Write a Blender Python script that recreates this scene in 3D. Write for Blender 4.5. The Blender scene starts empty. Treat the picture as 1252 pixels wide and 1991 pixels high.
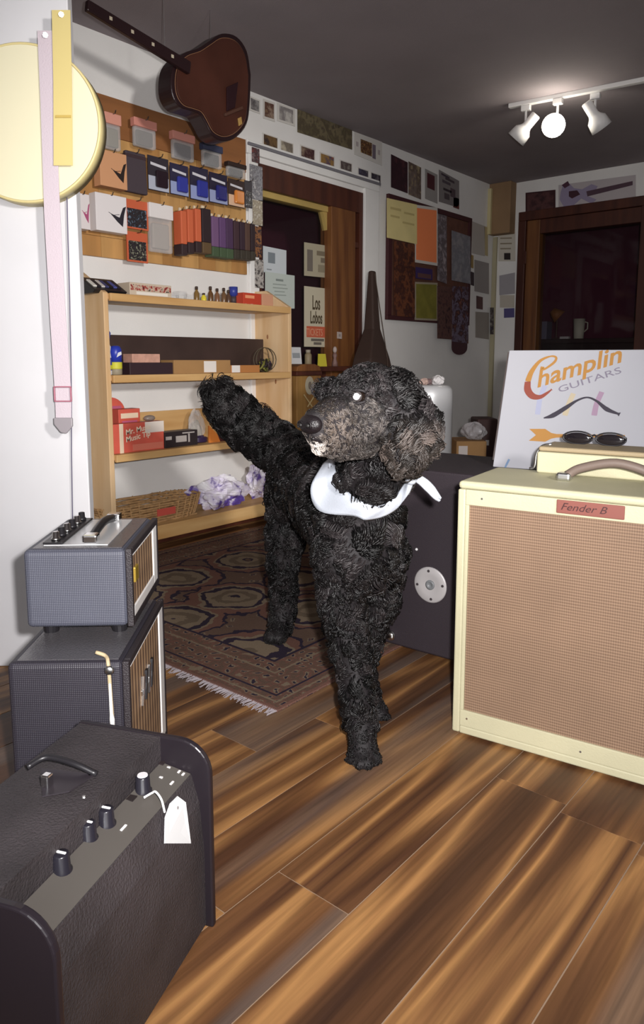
import bpy, bmesh, math, random
import numpy as np
from mathutils import Vector, Matrix
random.seed(7); RNG = np.random.default_rng(11)
SC = bpy.context.scene; COL = SC.collection

# ------------------------------------------------------------------ camera
FPX = 1422.0; CX, CY = 625.0, 897.0; EYE = Vector((0, 0, .85))
PITCH = math.radians(7.9); YAW = math.radians(40)
FW = Vector((-math.sin(YAW)*math.cos(PITCH), math.cos(YAW)*math.cos(PITCH), -math.sin(PITCH)))
RT = Vector((math.cos(YAW), math.sin(YAW), 0)); UP = RT.cross(FW)
FH = Vector((-math.sin(YAW), math.cos(YAW), 0))
cam = bpy.data.cameras.new('camera'); camo = bpy.data.objects.new('camera', cam); COL.objects.link(camo)
camo.location = EYE; camo.rotation_euler = (math.pi/2-PITCH, 0, YAW)
cam.sensor_fit = 'VERTICAL'; cam.sensor_height = 24; cam.lens = FPX/1991*24
cam.shift_x = (626-CX)/1991; cam.shift_y = -(995.5-CY)/1991; cam.clip_start = .02
SC.camera = camo

# ------------------------------------------------------------------ world, light, exposure
w = bpy.data.worlds.new('world'); SC.world = w; w.use_nodes = True
w.node_tree.nodes['Background'].inputs[0].default_value = (.9, .62, .62, 1)
w.node_tree.nodes['Background'].inputs[1].default_value = .02
def lamp(name, typ, loc, power, col, rot=None, **kw):
    l = bpy.data.lights.new(name, typ); o = bpy.data.objects.new(name, l); COL.objects.link(o)
    o.location = loc; l.energy = power; l.color = col
    if rot: o.rotation_euler = rot
    for k, v in kw.items(): setattr(l, k, v)
    return o
lamp('camera_flash', 'SPOT', EYE+RT*.06+UP*.045+FW*.02, 215, (1, .97, .96), camo.rotation_euler, shadow_soft_size=.018, spot_size=math.radians(118), spot_blend=1)
# unseen spot added to brighten the shelf wall; no lamp stands there
d = Vector((-2.95, 2.35, .95))-Vector((1.0, .35, 1.38))
lamp('shelf_fill_light', 'SPOT', (1.0, .35, 1.38), 330, (1, .96, .92), d.to_track_quat('-Z', 'Y').to_euler(), shadow_soft_size=.10, spot_size=math.radians(46), spot_blend=.8)
# unseen area light added as soft fill from behind the camera
d = Vector((-1.6, 3.2, .9))-Vector((.9, -1.7, 1.5))
lamp('rear_fill_light', 'AREA', (.9, -1.7, 1.5), 62, (.95, .97, 1), d.to_track_quat('-Z', 'Y').to_euler(), shape='RECTANGLE', size=1.8, size_y=1.3)
SC.view_settings.view_transform = 'Standard'; SC.view_settings.look = 'None'
SC.view_settings.exposure = 0; SC.view_settings.gamma = 1; SC.view_settings.use_curve_mapping = False

# ------------------------------------------------------------------ pixels to places
def ray(x, y): return FW*FPX+RT*(x-CX)-UP*(y-CY)
def pl(x, y, ax, v):
    r = ray(x, y); return EYE+r*((v-EYE[ax])/r[ax])
def at(x, y, d):                         # point on the pixel's ray at horizontal distance d ahead
    r = ray(x, y); return EYE+r*(d/r.dot(FH))
def m_per_px(P): return (P-EYE).dot(FW)/FPX

# ------------------------------------------------------------------ materials
MATS = {}
def mat(key, col, rough=.6, metal=0, spec=.4, alpha=None, emit=None, trans=None, var=0, vscale=6, stretch=(1, 1, 1), bump=0, bscale=60, sheen=0, col2=None, coat=0, osc=0):
    if key in MATS: return MATS[key]
    m = bpy.data.materials.new(key); m.use_nodes = True; N = m.node_tree.nodes; L = m.node_tree.links
    b = N['Principled BSDF']; c4 = (*col, 1)
    b.inputs['Base Color'].default_value = c4; b.inputs['Roughness'].default_value = rough; b.inputs['Metallic'].default_value = metal
    b.inputs['Specular IOR Level'].default_value = spec
    if sheen: b.inputs['Sheen Weight'].default_value = sheen
    if coat: b.inputs['Coat Weight'].default_value = coat
    if trans: b.inputs['Transmission Weight'].default_value = trans
    if alpha is not None: b.inputs['Alpha'].default_value = alpha
    if emit: b.inputs['Emission Color'].default_value = (*emit[0], 1); b.inputs['Emission Strength'].default_value = emit[1]
    if var or bump:
        tc = N.new('ShaderNodeTexCoord'); mp = N.new('ShaderNodeMapping'); mp.inputs['Scale'].default_value = stretch
        L.new(tc.outputs['Object'], mp.inputs['Vector'])
        if osc:
            oi = N.new('ShaderNodeObjectInfo'); mu = N.new('ShaderNodeMath'); mu.operation = 'MULTIPLY'; mu.inputs[1].default_value = 37.7
            cb = N.new('ShaderNodeCombineXYZ'); L.new(oi.outputs['Random'], mu.inputs[0]); L.new(mu.outputs[0], cb.inputs[0]); L.new(mu.outputs[0], cb.inputs[2])
            L.new(cb.outputs[0], mp.inputs['Location'])
    if var:
        n = N.new('ShaderNodeTexNoise'); n.inputs['Scale'].default_value = vscale; n.inputs['Detail'].default_value = 5
        L.new(mp.outputs[0], n.inputs['Vector'])
        r = N.new('ShaderNodeValToRGB'); r.color_ramp.elements[0].position = .32; r.color_ramp.elements[1].position = .68
        lo = col2 if col2 else tuple(max(0, c*(1-var)) for c in col)
        hi = col if col2 else tuple(min(1, c*(1+var)) for c in col)
        r.color_ramp.elements[0].color = (*lo, 1); r.color_ramp.elements[1].color = (*hi, 1)
        L.new(n.outputs['Fac'], r.inputs[0]); L.new(r.outputs[0], b.inputs['Base Color'])
    if bump:
        n2 = N.new('ShaderNodeTexNoise'); n2.inputs['Scale'].default_value = bscale; n2.inputs['Detail'].default_value = 3
        L.new(mp.outputs[0], n2.inputs['Vector']); bp = N.new('ShaderNodeBump'); bp.inputs['Strength'].default_value = bump; bp.inputs['Distance'].default_value = .004
        L.new(n2.outputs['Fac'], bp.inputs['Height']); L.new(bp.outputs[0], b.inputs['Normal'])
    MATS[key] = m; return m
def plain(r, g, b, rough=.55, spec=.35): return mat('plain_%d_%d_%d_%d' % (r, g, b, rough*100), tuple(srgb(v) for v in (r, g, b)), rough, spec=spec)
def srgb(v):
    v = v/255; return v/12.92 if v <= .04045 else ((v+.055)/1.055)**2.4
def S(r, g, b): return (srgb(r), srgb(g), srgb(b))
def nodes(key):
    m = bpy.data.materials.new(key); m.use_nodes = True; MATS[key] = m
    return m, m.node_tree.nodes, m.node_tree.links, m.node_tree.nodes['Principled BSDF']
def photo_mat(key, cols, scale=9, seed=0, stretch=(1, 1, 1), rough=.45):
    """a printed picture: irregular patches of the given ink colours"""
    if key in MATS: return MATS[key]
    m, N, L, b = nodes(key)
    tc = N.new('ShaderNodeTexCoord'); mp = N.new('ShaderNodeMapping'); mp.inputs['Location'].default_value = (seed*3.1, seed*1.7, seed); mp.inputs['Scale'].default_value = stretch
    n = N.new('ShaderNodeTexNoise'); n.inputs['Scale'].default_value = scale; n.inputs['Detail'].default_value = 6; n.inputs['Roughness'].default_value = .62
    r = N.new('ShaderNodeValToRGB'); r.color_ramp.interpolation = 'EASE'
    k = len(cols); e = r.color_ramp.elements
    while len(e) < k: e.new(.5)
    for i, c in enumerate(cols): e[i].position = .34+.32*i/max(1, k-1); e[i].color = (*S(*c), 1)
    L.new(tc.outputs['Object'], mp.inputs[0]); L.new(mp.outputs[0], n.inputs['Vector']); L.new(n.outputs['Fac'], r.inputs[0]); L.new(r.outputs[0], b.inputs['Base Color'])
    b.inputs['Roughness'].default_value = rough; return m

# ------------------------------------------------------------------ mesh helpers
class MB:
    def __init__(s): s.v = []; s.f = []
    def add(s, vs, fs):
        o = len(s.v); s.v += [tuple(v) for v in vs]; s.f += [tuple(i+o for i in f) for f in fs]; return s
    def box(s, x0, x1, y0, y1, z0, z1):
        return s.add([(x0, y0, z0), (x1, y0, z0), (x1, y1, z0), (x0, y1, z0), (x0, y0, z1), (x1, y0, z1), (x1, y1, z1), (x0, y1, z1)],
                     [(0, 3, 2, 1), (4, 5, 6, 7), (0, 1, 5, 4), (1, 2, 6, 5), (2, 3, 7, 6), (3, 0, 4, 7)])
    def slab(s, quad, n, t):             # four points and a thickness along n
        q = [Vector(p) for p in quad]; n = Vector(n).normalized()*t
        if (q[1]-q[0]).cross(q[2]-q[0]).dot(n) < 0: q = q[::-1]
        k = len(q); return s.add([p for p in q]+[p+n for p in q],
            [tuple(range(k))[::-1], tuple(range(k, 2*k))]+[(i, (i+1) % k, k+(i+1) % k, k+i) for i in range(k)])
    def prism(s, pts, axis, a, b):       # 2-d outline extruded along an axis (0 x, 1 y, 2 z)
        def P(p, h): q = list(p); q.insert(axis, h); return tuple(q)
        ar = sum(pts[i][0]*pts[(i+1) % len(pts)][1]-pts[(i+1) % len(pts)][0]*pts[i][1] for i in range(len(pts)))
        if (ar < 0) != (axis == 1): pts = pts[::-1]
        k = len(pts); return s.add([P(p, a) for p in pts]+[P(p, b) for p in pts],
            [tuple(range(k))[::-1], tuple(range(k, 2*k))]+[(i, (i+1) % k, k+(i+1) % k, k+i) for i in range(k)])
    def tube(s, path, r, n=8, cap=True):
        path = [Vector(p) for p in path]; k = len(path); rs = r if hasattr(r, '__len__') else [r]*k
        vs = []; up = None
        for i, p in enumerate(path):
            t = (path[min(i+1, k-1)]-path[max(i-1, 0)]).normalized()
            if up is None: up = Vector((0, 0, 1)) if abs(t.z) < .9 else Vector((1, 0, 0))
            a = t.cross(up).normalized(); up = a.cross(t).normalized()
            for j in range(n):
                an = 2*math.pi*j/n; vs.append(p+(a*math.cos(an)+up*math.sin(an))*rs[i])
        fs = [(i*n+j, i*n+(j+1) % n, (i+1)*n+(j+1) % n, (i+1)*n+j) for i in range(k-1) for j in range(n)]
        if cap: fs += [tuple(range(n))[::-1], tuple(range((k-1)*n, k*n))]
        return s.add(vs, fs)
    def lathe(s, prof, c=(0, 0, 0), ax=(0, 0, 1), n=20):     # prof: (radius, height)
        ax = Vector(ax).normalized(); a = ax.orthogonal().normalized(); b = ax.cross(a); c = Vector(c)
        vs = [c+ax*h+(a*math.cos(2*math.pi*j/n)+b*math.sin(2*math.pi*j/n))*max(r, 1e-5) for r, h in prof for j in range(n)]
        k = len(prof); fs = [(i*n+j, i*n+(j+1) % n, (i+1)*n+(j+1) % n, (i+1)*n+j) for i in range(k-1) for j in range(n)]
        return s.add(vs, fs+[tuple(range(n))[::-1], tuple(range((k-1)*n, k*n))])
    def ball(s, c, r, n=16, m=10, rot=None):
        r = r if hasattr(r, '__len__') else (r, r, r); vs = []; c = Vector(c)
        for i in range(m+1):
            th = math.pi*i/m
            for j in range(n):
                ph = 2*math.pi*j/n; v = Vector((r[0]*math.sin(th)*math.cos(ph), r[1]*math.sin(th)*math.sin(ph), r[2]*math.cos(th)))
                vs.append(c+(rot@v if rot else v))
        return s.add(vs, [(i*n+j, (i+1)*n+j, (i+1)*n+(j+1) % n, i*n+(j+1) % n) for i in range(m) for j in range(n)])
def children_of(o): return [c for c in bpy.data.objects if c.parent == o]
def obj(name, mb, m, parent=None, smooth=False, bevel=0, inv=None, seg=2, kind=None):
    me = bpy.data.meshes.new(name); vs = mb.v
    if inv is not None: vs = [tuple(inv@Vector(v)) for v in vs]
    me.from_pydata(vs, [], mb.f); me.materials.append(m if not isinstance(m, str) else MATS[m])
    if smooth: me.polygons.foreach_set('use_smooth', [True]*len(me.polygons))
    o = bpy.data.objects.new(name, me); COL.objects.link(o)
    if parent is not None: o.parent = parent
    if bevel:
        b = o.modifiers.new('bevel', 'BEVEL'); b.width = bevel; b.segments = seg; b.limit_method = 'ANGLE'
    if kind: o['kind'] = kind
    return o
def tag(o, label, cat, group=None):
    o['label'] = label; o['category'] = cat
    if group: o['group'] = group
    return o
def thing(name, label, cat, loc=(0, 0, 0), rz=0, group=None):
    o = bpy.data.objects.new(name, None); COL.objects.link(o); o.location = loc; o.rotation_euler = (0, 0, rz); o.empty_display_size = .05
    return tag(o, label, cat, group)
def inv_of(o): return (Matrix.Translation(o.location)@o.rotation_euler.to_matrix().to_4x4()).inverted()
def text(name, body, m, parent, loc, rot, size, shear=0, ext=.0004, align='LEFT', off=0, sx=1):
    c = bpy.data.curves.new(name, 'FONT'); c.body = body; c.size = size; c.shear = shear; c.extrude = ext; c.align_x = align; c.offset = off; c.resolution_u = 3
    o = bpy.data.objects.new(name, c); me = bpy.data.meshes.new_from_object(o); bpy.data.objects.remove(o)
    o = bpy.data.objects.new(name, me); COL.objects.link(o); me.materials.clear(); me.materials.append(m)
    o.parent = parent; o.location = loc; o.rotation_euler = rot; o.scale = (sx, 1, 1); return o
def curvy(pts, n=6):                     # Catmull-Rom through points
    P = [Vector(p) for p in pts]; P = [P[0]*2-P[1]]+P+[P[-1]*2-P[-2]]; out = []
    for i in range(1, len(P)-2):
        for k in range(n):
            t = k/n; a, b, c, d = P[i-1:i+3]
            out.append(.5*((2*b)+(c-a)*t+(2*a-5*b+4*c-d)*t*t+(3*b-a-3*c+d)*t**3))
    return out+[P[-2]]
# ------------------------------------------------------------------ common materials
XA, YB, ZC = -2.95, 5.75, 2.27          # shelf wall, door wall, ceiling
mat('wall_white', (.76, .745, .725), .75, var=.04, vscale=3, bump=.12, bscale=180)
mat('trim_white', (.8, .79, .77), .5, var=.03)
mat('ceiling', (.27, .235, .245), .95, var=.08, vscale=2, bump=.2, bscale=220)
mat('pine', S(222, 192, 152), .55, var=.12, vscale=5, stretch=(3, 3, .35), bump=.05, col2=S(206, 168, 122), osc=1)
mat('pine_long', S(212, 174, 120), .55, var=.12, vscale=5, stretch=(3, .35, 3), bump=.05, col2=S(186, 142, 88), osc=1)
mat('darkwood', S(82, 42, 28), .5, var=.3, vscale=4, stretch=(4, 4, .4), bump=.06, col2=S(58, 27, 20))
mat('midwood', S(126, 82, 44), .5, var=.3, vscale=4, stretch=(5, 5, .4), bump=.06, col2=S(92, 54, 30))
mat('palewood', S(176, 150, 88), .5, var=.1)
mat('black_plastic', (.012, .011, .013), .38)
mat('black_tolex', (.022, .017, .020), .5, bump=.5, bscale=420, spec=.5)
mat('chrome', (.8, .8, .8), .18, metal=1)
mat('steel', (.62, .62, .62), .32, metal=1)
mat('satin_white', (.74, .74, .74), .35)
mat('glass_dark', (.02, .014, .016), .04, alpha=.18, spec=.5)
mat('clear_bag', (.75, .75, .75), .12, alpha=.3, spec=.6)
mat('cardboard', S(160, 122, 78), .8, var=.08, vscale=9)

# ------------------------------------------------------------------ floor of single planks
def plank_mat():
    m, N, L, b = nodes('plank_wood')
    tc = N.new('ShaderNodeTexCoord'); oi = N.new('ShaderNodeObjectInfo')
    mu = N.new('ShaderNodeMath'); mu.operation = 'MULTIPLY'; mu.inputs[1].default_value = 91.3; L.new(oi.outputs['Random'], mu.inputs[0])
    cb = N.new('ShaderNodeCombineXYZ')
    for i in range(3): L.new(mu.outputs[0], cb.inputs[i])
    ad = N.new('ShaderNodeVectorMath'); ad.operation = 'ADD'; L.new(tc.outputs['Object'], ad.inputs[0]); L.new(cb.outputs[0], ad.inputs[1])
    def noise(sc, st, det=4, dist=0):
        mp = N.new('ShaderNodeMapping'); mp.inputs['Scale'].default_value = st; L.new(ad.outputs[0], mp.inputs[0])
        n = N.new('ShaderNodeTexNoise'); n.inputs['Scale'].default_value = sc; n.inputs['Detail'].default_value = det; n.inputs['Distortion'].default_value = dist
        L.new(mp.outputs[0], n.inputs['Vector']); return n.outputs['Fac']
    band = noise(5, (1.9, .13, 1), 1.6, .5); r = N.new('ShaderNodeValToRGB'); e = r.color_ramp.elements
    cs = [(.24, (54, 35, 25)), (.40, (80, 53, 34)), (.46, (108, 74, 46)), (.52, (156, 114, 70)), (.57, (106, 72, 44)), (.64, (72, 46, 31)), (.78, (134, 94, 58))]
    while len(e) < len(cs): e.new(.5)
    for i, (p, c) in enumerate(cs): e[i].position = p; e[i].color = (*S(*c), 1)
    L.new(band, r.inputs[0])
    fine = noise(60, (2.2, .07, 1), 6); r2 = N.new('ShaderNodeMapRange'); r2.inputs[1].default_value = .3; r2.inputs[2].default_value = .7; r2.inputs[3].default_value = .72; r2.inputs[4].default_value = 1.15
    L.new(fine, r2.inputs[0])
    grey = noise(4, (1.6, .12, 1), 1); rg = N.new('ShaderNodeMapRange'); rg.inputs[1].default_value = .58; rg.inputs[2].default_value = .66; rg.inputs[3].default_value = 0; rg.inputs[4].default_value = .75; L.new(grey, rg.inputs[0])
    mx = N.new('ShaderNodeMix'); mx.data_type = 'RGBA'; L.new(rg.outputs[0], mx.inputs[0]); L.new(r.outputs[0], mx.inputs[6]); mx.inputs[7].default_value = (*S(92, 78, 70), 1)
    hs = N.new('ShaderNodeHueSaturation'); L.new(r2.outputs[0], hs.inputs['Value']); L.new(mx.outputs[2], hs.inputs['Color']); L.new(hs.outputs[0], b.inputs['Base Color'])
    b.inputs['Roughness'].default_value = .42; b.inputs['Specular IOR Level'].default_value = .3
    bp = N.new('ShaderNodeBump'); bp.inputs['Strength'].default_value = .15; bp.inputs['Distance'].default_value = .002; L.new(fine, bp.inputs['Height']); L.new(bp.outputs[0], b.inputs['Normal'])
plank_mat()
mat('plank_gap_glint', S(134, 112, 92), .8)  # edges catching the flash are put into this pale seam colour
XR, Y0 = 1.3, -1.9
fl = obj('floor', MB().box(XA-.2, XR+.1, Y0-.1, YB+.2, -.06, -.0014), 'plank_gap_glint', kind='structure')
PW = .1488; PLN = 1.22
pm = MB(); g = .0013; pm.box(-PW/2+g, PW/2-g, -PLN/2+g, PLN/2-g, -.0014, 0)
pmesh = None; x = -.478+PW/2-PW*17
k = 0
while x < XR-.1:
    off = {0: 0}.get(k, random.uniform(0, PLN)); 
    i = round((x-(-.478-PW*4+PW/2))/PW)
    if i == 0: off = (1.255-Y0) % PLN     # butt joint beside the dog
    if i == 4: off = (1.275-Y0) % PLN     # butt joint in front of the cream amplifier
    y = Y0+off-PLN/2-PLN
    while y < YB+PLN/2:
        a, b_ = max(y-PLN/2, Y0), min(y+PLN/2, YB)
        if b_-a > .05:
            if b_-a > PLN-.01:
                if pmesh is None: o = obj('plank', pm, 'plank_wood', fl); pmesh = o.data
                else: o = bpy.data.objects.new('plank', pmesh); COL.objects.link(o); o.parent = fl
                o.location = (x, y, 0)
            else:
                o = obj('plank', MB().box(-PW/2+g, PW/2-g, a-y+g, b_-y-g, -.0014, 0), 'plank_wood', fl); o.location = (x, y, 0)
        y += PLN
    x += PW; k += 1
obj('ceiling', MB().box(XA-.2, XR+.1, Y0-.1, YB+.2, ZC, ZC+.08), 'ceiling', kind='structure')

# ------------------------------------------------------------------ walls
WY0, WY1, WZ = 2.965, 3.93, 1.915      # opening in the shelf wall
DX0, DX1, DZ = -2.70, -1.72, 1.96      # opening in the door wall
wl = MB(); wl.box(XA-.12, XA, Y0-.1, WY0, 0, ZC).box(XA-.12, XA, WY1, YB+.12, 0, ZC).box(XA-.12, XA, WY0, WY1, WZ, ZC)
obj('wall_left', wl, 'wall_white', kind='structure')
wf = MB(); wf.box(XA, DX0, YB, YB+.12, 0, ZC).box(DX1, XR+.1, YB, YB+.12, 0, ZC).box(DX0, DX1, YB, YB+.12, DZ, ZC)
obj('wall_far', wf, 'wall_white', kind='structure')
obj('wall_right', MB().box(XR, XR+.1, Y0, YB, 0, ZC), 'wall_white', kind='structure')
obj('wall_back', MB().box(XA, XR+.1, Y0-.1, Y0, 0, ZC), 'wall_white', kind='structure')
# white door leaf standing open beside the shelf, square to the view of the room
DD = 1.95; de = at(163, 720, DD); de.z = 0
dq = [de, de-RT*.80, de-RT*.80+FH*.035, de+FH*.035]
obj('door_2', MB().slab(dq, (0, 0, 1), 2.05), mat('door_white', (.50, .495, .51), .45, var=.02), kind='structure', bevel=.003)

# rooms behind the openings: dark, unlit
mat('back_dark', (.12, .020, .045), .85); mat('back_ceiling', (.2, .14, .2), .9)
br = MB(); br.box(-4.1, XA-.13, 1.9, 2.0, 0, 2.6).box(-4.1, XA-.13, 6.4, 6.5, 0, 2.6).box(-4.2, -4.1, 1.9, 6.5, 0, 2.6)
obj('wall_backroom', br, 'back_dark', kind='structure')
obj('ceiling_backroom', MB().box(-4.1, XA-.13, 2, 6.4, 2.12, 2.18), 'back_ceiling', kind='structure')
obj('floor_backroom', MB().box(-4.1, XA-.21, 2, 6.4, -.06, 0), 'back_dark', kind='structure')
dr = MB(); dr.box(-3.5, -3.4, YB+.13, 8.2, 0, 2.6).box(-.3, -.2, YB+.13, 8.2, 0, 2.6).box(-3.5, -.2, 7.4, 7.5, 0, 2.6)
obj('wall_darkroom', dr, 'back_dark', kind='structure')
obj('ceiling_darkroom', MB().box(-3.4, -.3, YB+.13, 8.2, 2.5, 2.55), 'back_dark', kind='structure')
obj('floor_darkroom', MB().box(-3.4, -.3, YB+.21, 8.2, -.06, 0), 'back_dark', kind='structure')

# ------------------------------------------------------------------ wooden glazed screen in the shelf-wall opening
win = obj('window_1', MB().box(XA-.10, XA+.004, WY0, WY0+.03, 0, WZ).box(XA-.10, XA+.004, WY1-.035, WY1, 0, WZ).box(XA-.10, XA+.004, WY0+.03, WY1-.035, WZ-.13, WZ), 'darkwood', kind='structure', bevel=.003)
def WA(px, py, X=XA): return pl(px, py, 0, X)
ym0, ym1 = WA(643, 600).y, WA(689, 600).y
obj('mullion', MB().box(XA-.085, XA+.006, ym0, ym1, 0, WZ-.13), 'midwood', win, bevel=.004)
obj('head_strip', MB().box(XA-.08, XA-.02, WY0+.03, ym0, WZ-.165, WZ-.13), 'palewood', win, bevel=.003)
obj('bracket', MB().prism([(ym0-.04, WZ-.165), (ym0, WZ-.165), (ym0, WZ-.27)], 0, XA-.07, XA-.03), 'palewood', win)
obj('pane', MB().box(XA-.058, XA-.053, WY0+.03, ym0, .80, WZ-.165), 'glass_dark', win)
obj('pane', MB().box(XA-.058, XA-.053, ym1, WY1-.035, .80, WZ-.13), 'glass_dark', win)
obj('rail', MB().box(XA-.085, XA+.0, ym1, WY1-.035, 1.565, 1.60), 'darkwood', win, bevel=.003)
obj('lower_panel', MB().box(XA-.07, XA-.04, WY0+.03, ym0, 0, .80), 'darkwood', win)
obj('lower_panel', MB().box(XA-.07, XA-.04, ym1, WY1-.035, 0, .80), 'darkwood', win)
sill = obj('window_sill', MB().box(XA-.10, XA+.10, WY0+.002, WY1, .78, .81), 'darkwood', win, bevel=.004)
# casing: white trims
obj('trim_1', MB().box(XA, XA+.02, WY1, WY1+.155, 0, WZ+.03), 'trim_white', kind='structure', bevel=.004)
t2 = obj('trim_2', MB().box(XA, XA+.022, WY0-.09, WY1+.155, WZ+.03, WZ+.10), 'trim_white', kind='structure', bevel=.004)
obj('moulding', MB().box(XA+.022, XA+.034, WY0-.09, WY1+.155, WZ+.068, WZ+.084), plain(120, 118, 124), t2, bevel=.003)
obj('trim_3', MB().box(XA, XA+.018, WY0-.075, WY0-.004, 0, WZ+.03), 'trim_white', kind='structure', bevel=.004)
obj('baseboard_left', MB().box(XA, XA+.015, WY1+.16, YB, 0, .09), 'trim_white', kind='structure', bevel=.003)
# ------------------------------------------------------------------ door opening in the far wall
door = obj('door_1', MB().box(DX0-.02, DX0+.045, YB-.03, YB+.12, 0, DZ+.0).box(DX0-.02, DX1+.05, YB-.03, YB+.12, DZ, DZ+.07).box(DX1-.045, DX1+.05, YB-.03, YB+.12, 0, DZ), 'darkwood', kind='structure', bevel=.004)
obj('jamb', MB().box(DX0+.046, DX0+.155, YB-.005, YB+.11, 0, DZ-.001), 'midwood', door, bevel=.003)
obj('head_jamb', MB().box(DX0+.156, DX1-.046, YB-.003, YB+.11, DZ-.11, DZ-.001), 'darkwood', door, bevel=.003)
obj('hinge', MB().box(DX0+.03, DX0+.06, YB-.036, YB-.028, 1.62, 1.72), 'darkwood', door, bevel=.002)
obj('pane', MB().box(DX0+.156, DX1-.046, YB+.06, YB+.066, 0.02, DZ-.111), 'glass_dark', door)
# boxed post in the corner
beam = obj('trim_4', MB().box(XA, XA+.19, YB-.10, YB, ZC-.40, ZC), mat('beam', S(140, 112, 82), .7, var=.1), kind='structure', bevel=.003)
obj('edge_strip', MB().box(XA+.001, XA+.03, YB-.125, YB-.101, ZC-.40, ZC-.04), plain(196, 184, 142), beam)
obj('trim_5', MB().box(XA+.004, XA+.04, YB-.02, YB, 0, ZC-.41), plain(168, 160, 132), kind='structure')
# ------------------------------------------------------------------ pine shelf unit
XF = -2.68; SY0, SY1 = 1.788, 2.945
sh = thing('shelf_unit', 'open pine shelf unit with four boards below the pegboard', 'shelf', ((XA+XF)/2, (SY0+SY1)/2, 0)); si = inv_of(sh)
prof = [(XA+.004, 0), (XF, 0), (XF, 1.128), (XA+.10, 1.222), (XA+.004, 1.222)]
for ya, yb in ((SY0, SY0+.024), (SY1-.024, SY1)):
    obj('upright', MB().prism(prof, 1, ya, yb), 'pine', sh, inv=si, bevel=.003)
SZ = [1.125, .785, .445, .10]
for z in SZ:
    b = obj('board', MB().box(XA+.006, XF-.002, SY0+.0245, SY1-.0245, z-.024, z), 'pine_long', sh, inv=si, bevel=.002)
    obj('front_lip', MB().box(XF-.0015, XF+.016, SY0+.0245, SY1-.0245, z-(.032 if z > .2 else .065), z+.001), 'pine_long', b, inv=si, bevel=.003)
obj('plinth', MB().box(XA+.05, XF-.05, SY0+.0245, SY1-.0245, 0, .075), 'darkwood', sh, inv=si)
obj('back_strip', MB().box(XA+.006, XA+.020, SY0+.0245, SY1-.0245, SZ[2]+.0005, SZ[2]+.155), 'pine_long', sh, inv=si, bevel=.002)
knot = mat('knot', S(150, 104, 70), .6)
for px, py in ((520, 655), (516, 788), (536, 742)):   # knots in the pine end
    q = pl(px, py, 1, SY1-.0245); obj('knot', MB().prism([(q.x+.006*math.cos(a), q.z+.013*math.sin(a)) for a in [k*math.pi/6 for k in range(12)]], 1, SY1-.0252, SY1-.0242), knot, sh, inv=si)

def yz(px, py, X): p = pl(px, py, 0, X); return p.y, p.z
def sbox(name, label, cat, pxa, pxb, pytop, z, X, depth, m, bevel=.002, group=None, t=None):
    """carton standing on a board: returns the thing and its local extents"""
    pm_ = (pxa+pxb)/2; ya = pl(pxa, pytop, 0, X).y; yb = pl(pxb, pytop, 0, X).y; zt = pl(pm_, pytop, 0, X).z
    t = thing(name, label, cat, (X-depth/2, (ya+yb)/2, z), 0, group)
    hw = (yb-ya)/2; h = max(.008, zt-z)
    obj('carton', MB().box(-depth/2, depth/2, -hw, hw, 0, h), m, t, bevel=bevel)
    return t, depth/2, hw, h
def face(name, t, x, y0, y1, z0, z1, m, d=.0012):      # print on the front (+x) face
    return obj(name, MB().box(x, x+d, y0, y1, z0, z1), m, t)
RX90 = (math.pi/2, 0, math.pi/2)                       # lettering on a +x face

# top board ------------------------------------------------------------
z = SZ[0]; X = XF-.02
t = thing('pick_tray', 'black display tray of small packets on the top pine board', 'tray', (X-.06, (yz(183, 560, X)[0]+yz(246, 560, X)[0])/2, z))
hw = (yz(246, 560, X)[0]-yz(183, 560, X)[0])/2
obj('tray', MB().prism([(-.06, 0), (.05, 0), (.065, .012), (-.04, .07), (-.06, .07)], 1, -hw, hw), 'black_plastic', t, bevel=.002)
for i in range(7):
    yy = -hw+.02+i*(2*hw-.04)/6
    o = obj('packet', MB().box(-.03, .03, yy-.008, yy+.008, 0, .012), plain(*[(225, 222, 214), (40, 36, 44), (206, 200, 196), (64, 66, 110), (30, 26, 30), (78, 84, 150), (44, 38, 44)][i]), t, bevel=.001)
    o.rotation_euler = (0, .5, 0); o.location = (.008, 0, .036)
t, dx, hw, h = sbox('display_carton', 'low display carton with a busy printed front beside the black tray', 'carton', 252, 333, 552, z, X, .09, plain(196, 180, 160))
obj('print_band', MB().box(dx, dx+.0012, -hw*.96, hw*.96, h*.42, h*.86), photo_mat('band1', [(40, 30, 30), (200, 180, 160), (150, 50, 46), (60, 40, 40)], 60, 3), t)
face('print_strip', t, dx, -hw*.7, hw*.8, h*.12, h*.34, plain(222, 216, 206))
for i, (a, b2, top) in enumerate(((333, 347, 571), (349, 362, 566), (364, 376, 573))):
    t, dx, hw, h = sbox('clear_case', 'small clear plastic case on the top board, ' + ['touching the printed display carton', 'the taller one between two clear cases', 'next to the amber bottles'][i], 'case', a, b2, top, z, X, .05, 'clear_bag', group='clear cases on the top board')
    obj('contents', MB().box(-.015, .015, -hw*.7, hw*.7, .002, h*.55), plain(214, 212, 208), t, bevel=.002)
bot = [(390, 556, (120, 92, 50), 'squat amber bottle without a cap'), (404, 569, (214, 196, 60), 'small bright yellow bottle'), (417, 556, (96, 66, 40), 'dark brown bottle with a pointed cap'), (430, 560, (120, 84, 60), 'reddish brown bottle'), (443, 559, (104, 76, 52), 'brown bottle next to the reddish one'), (452, 563, (86, 62, 48), 'narrow brown bottle nearest the blue cup')]
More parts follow.
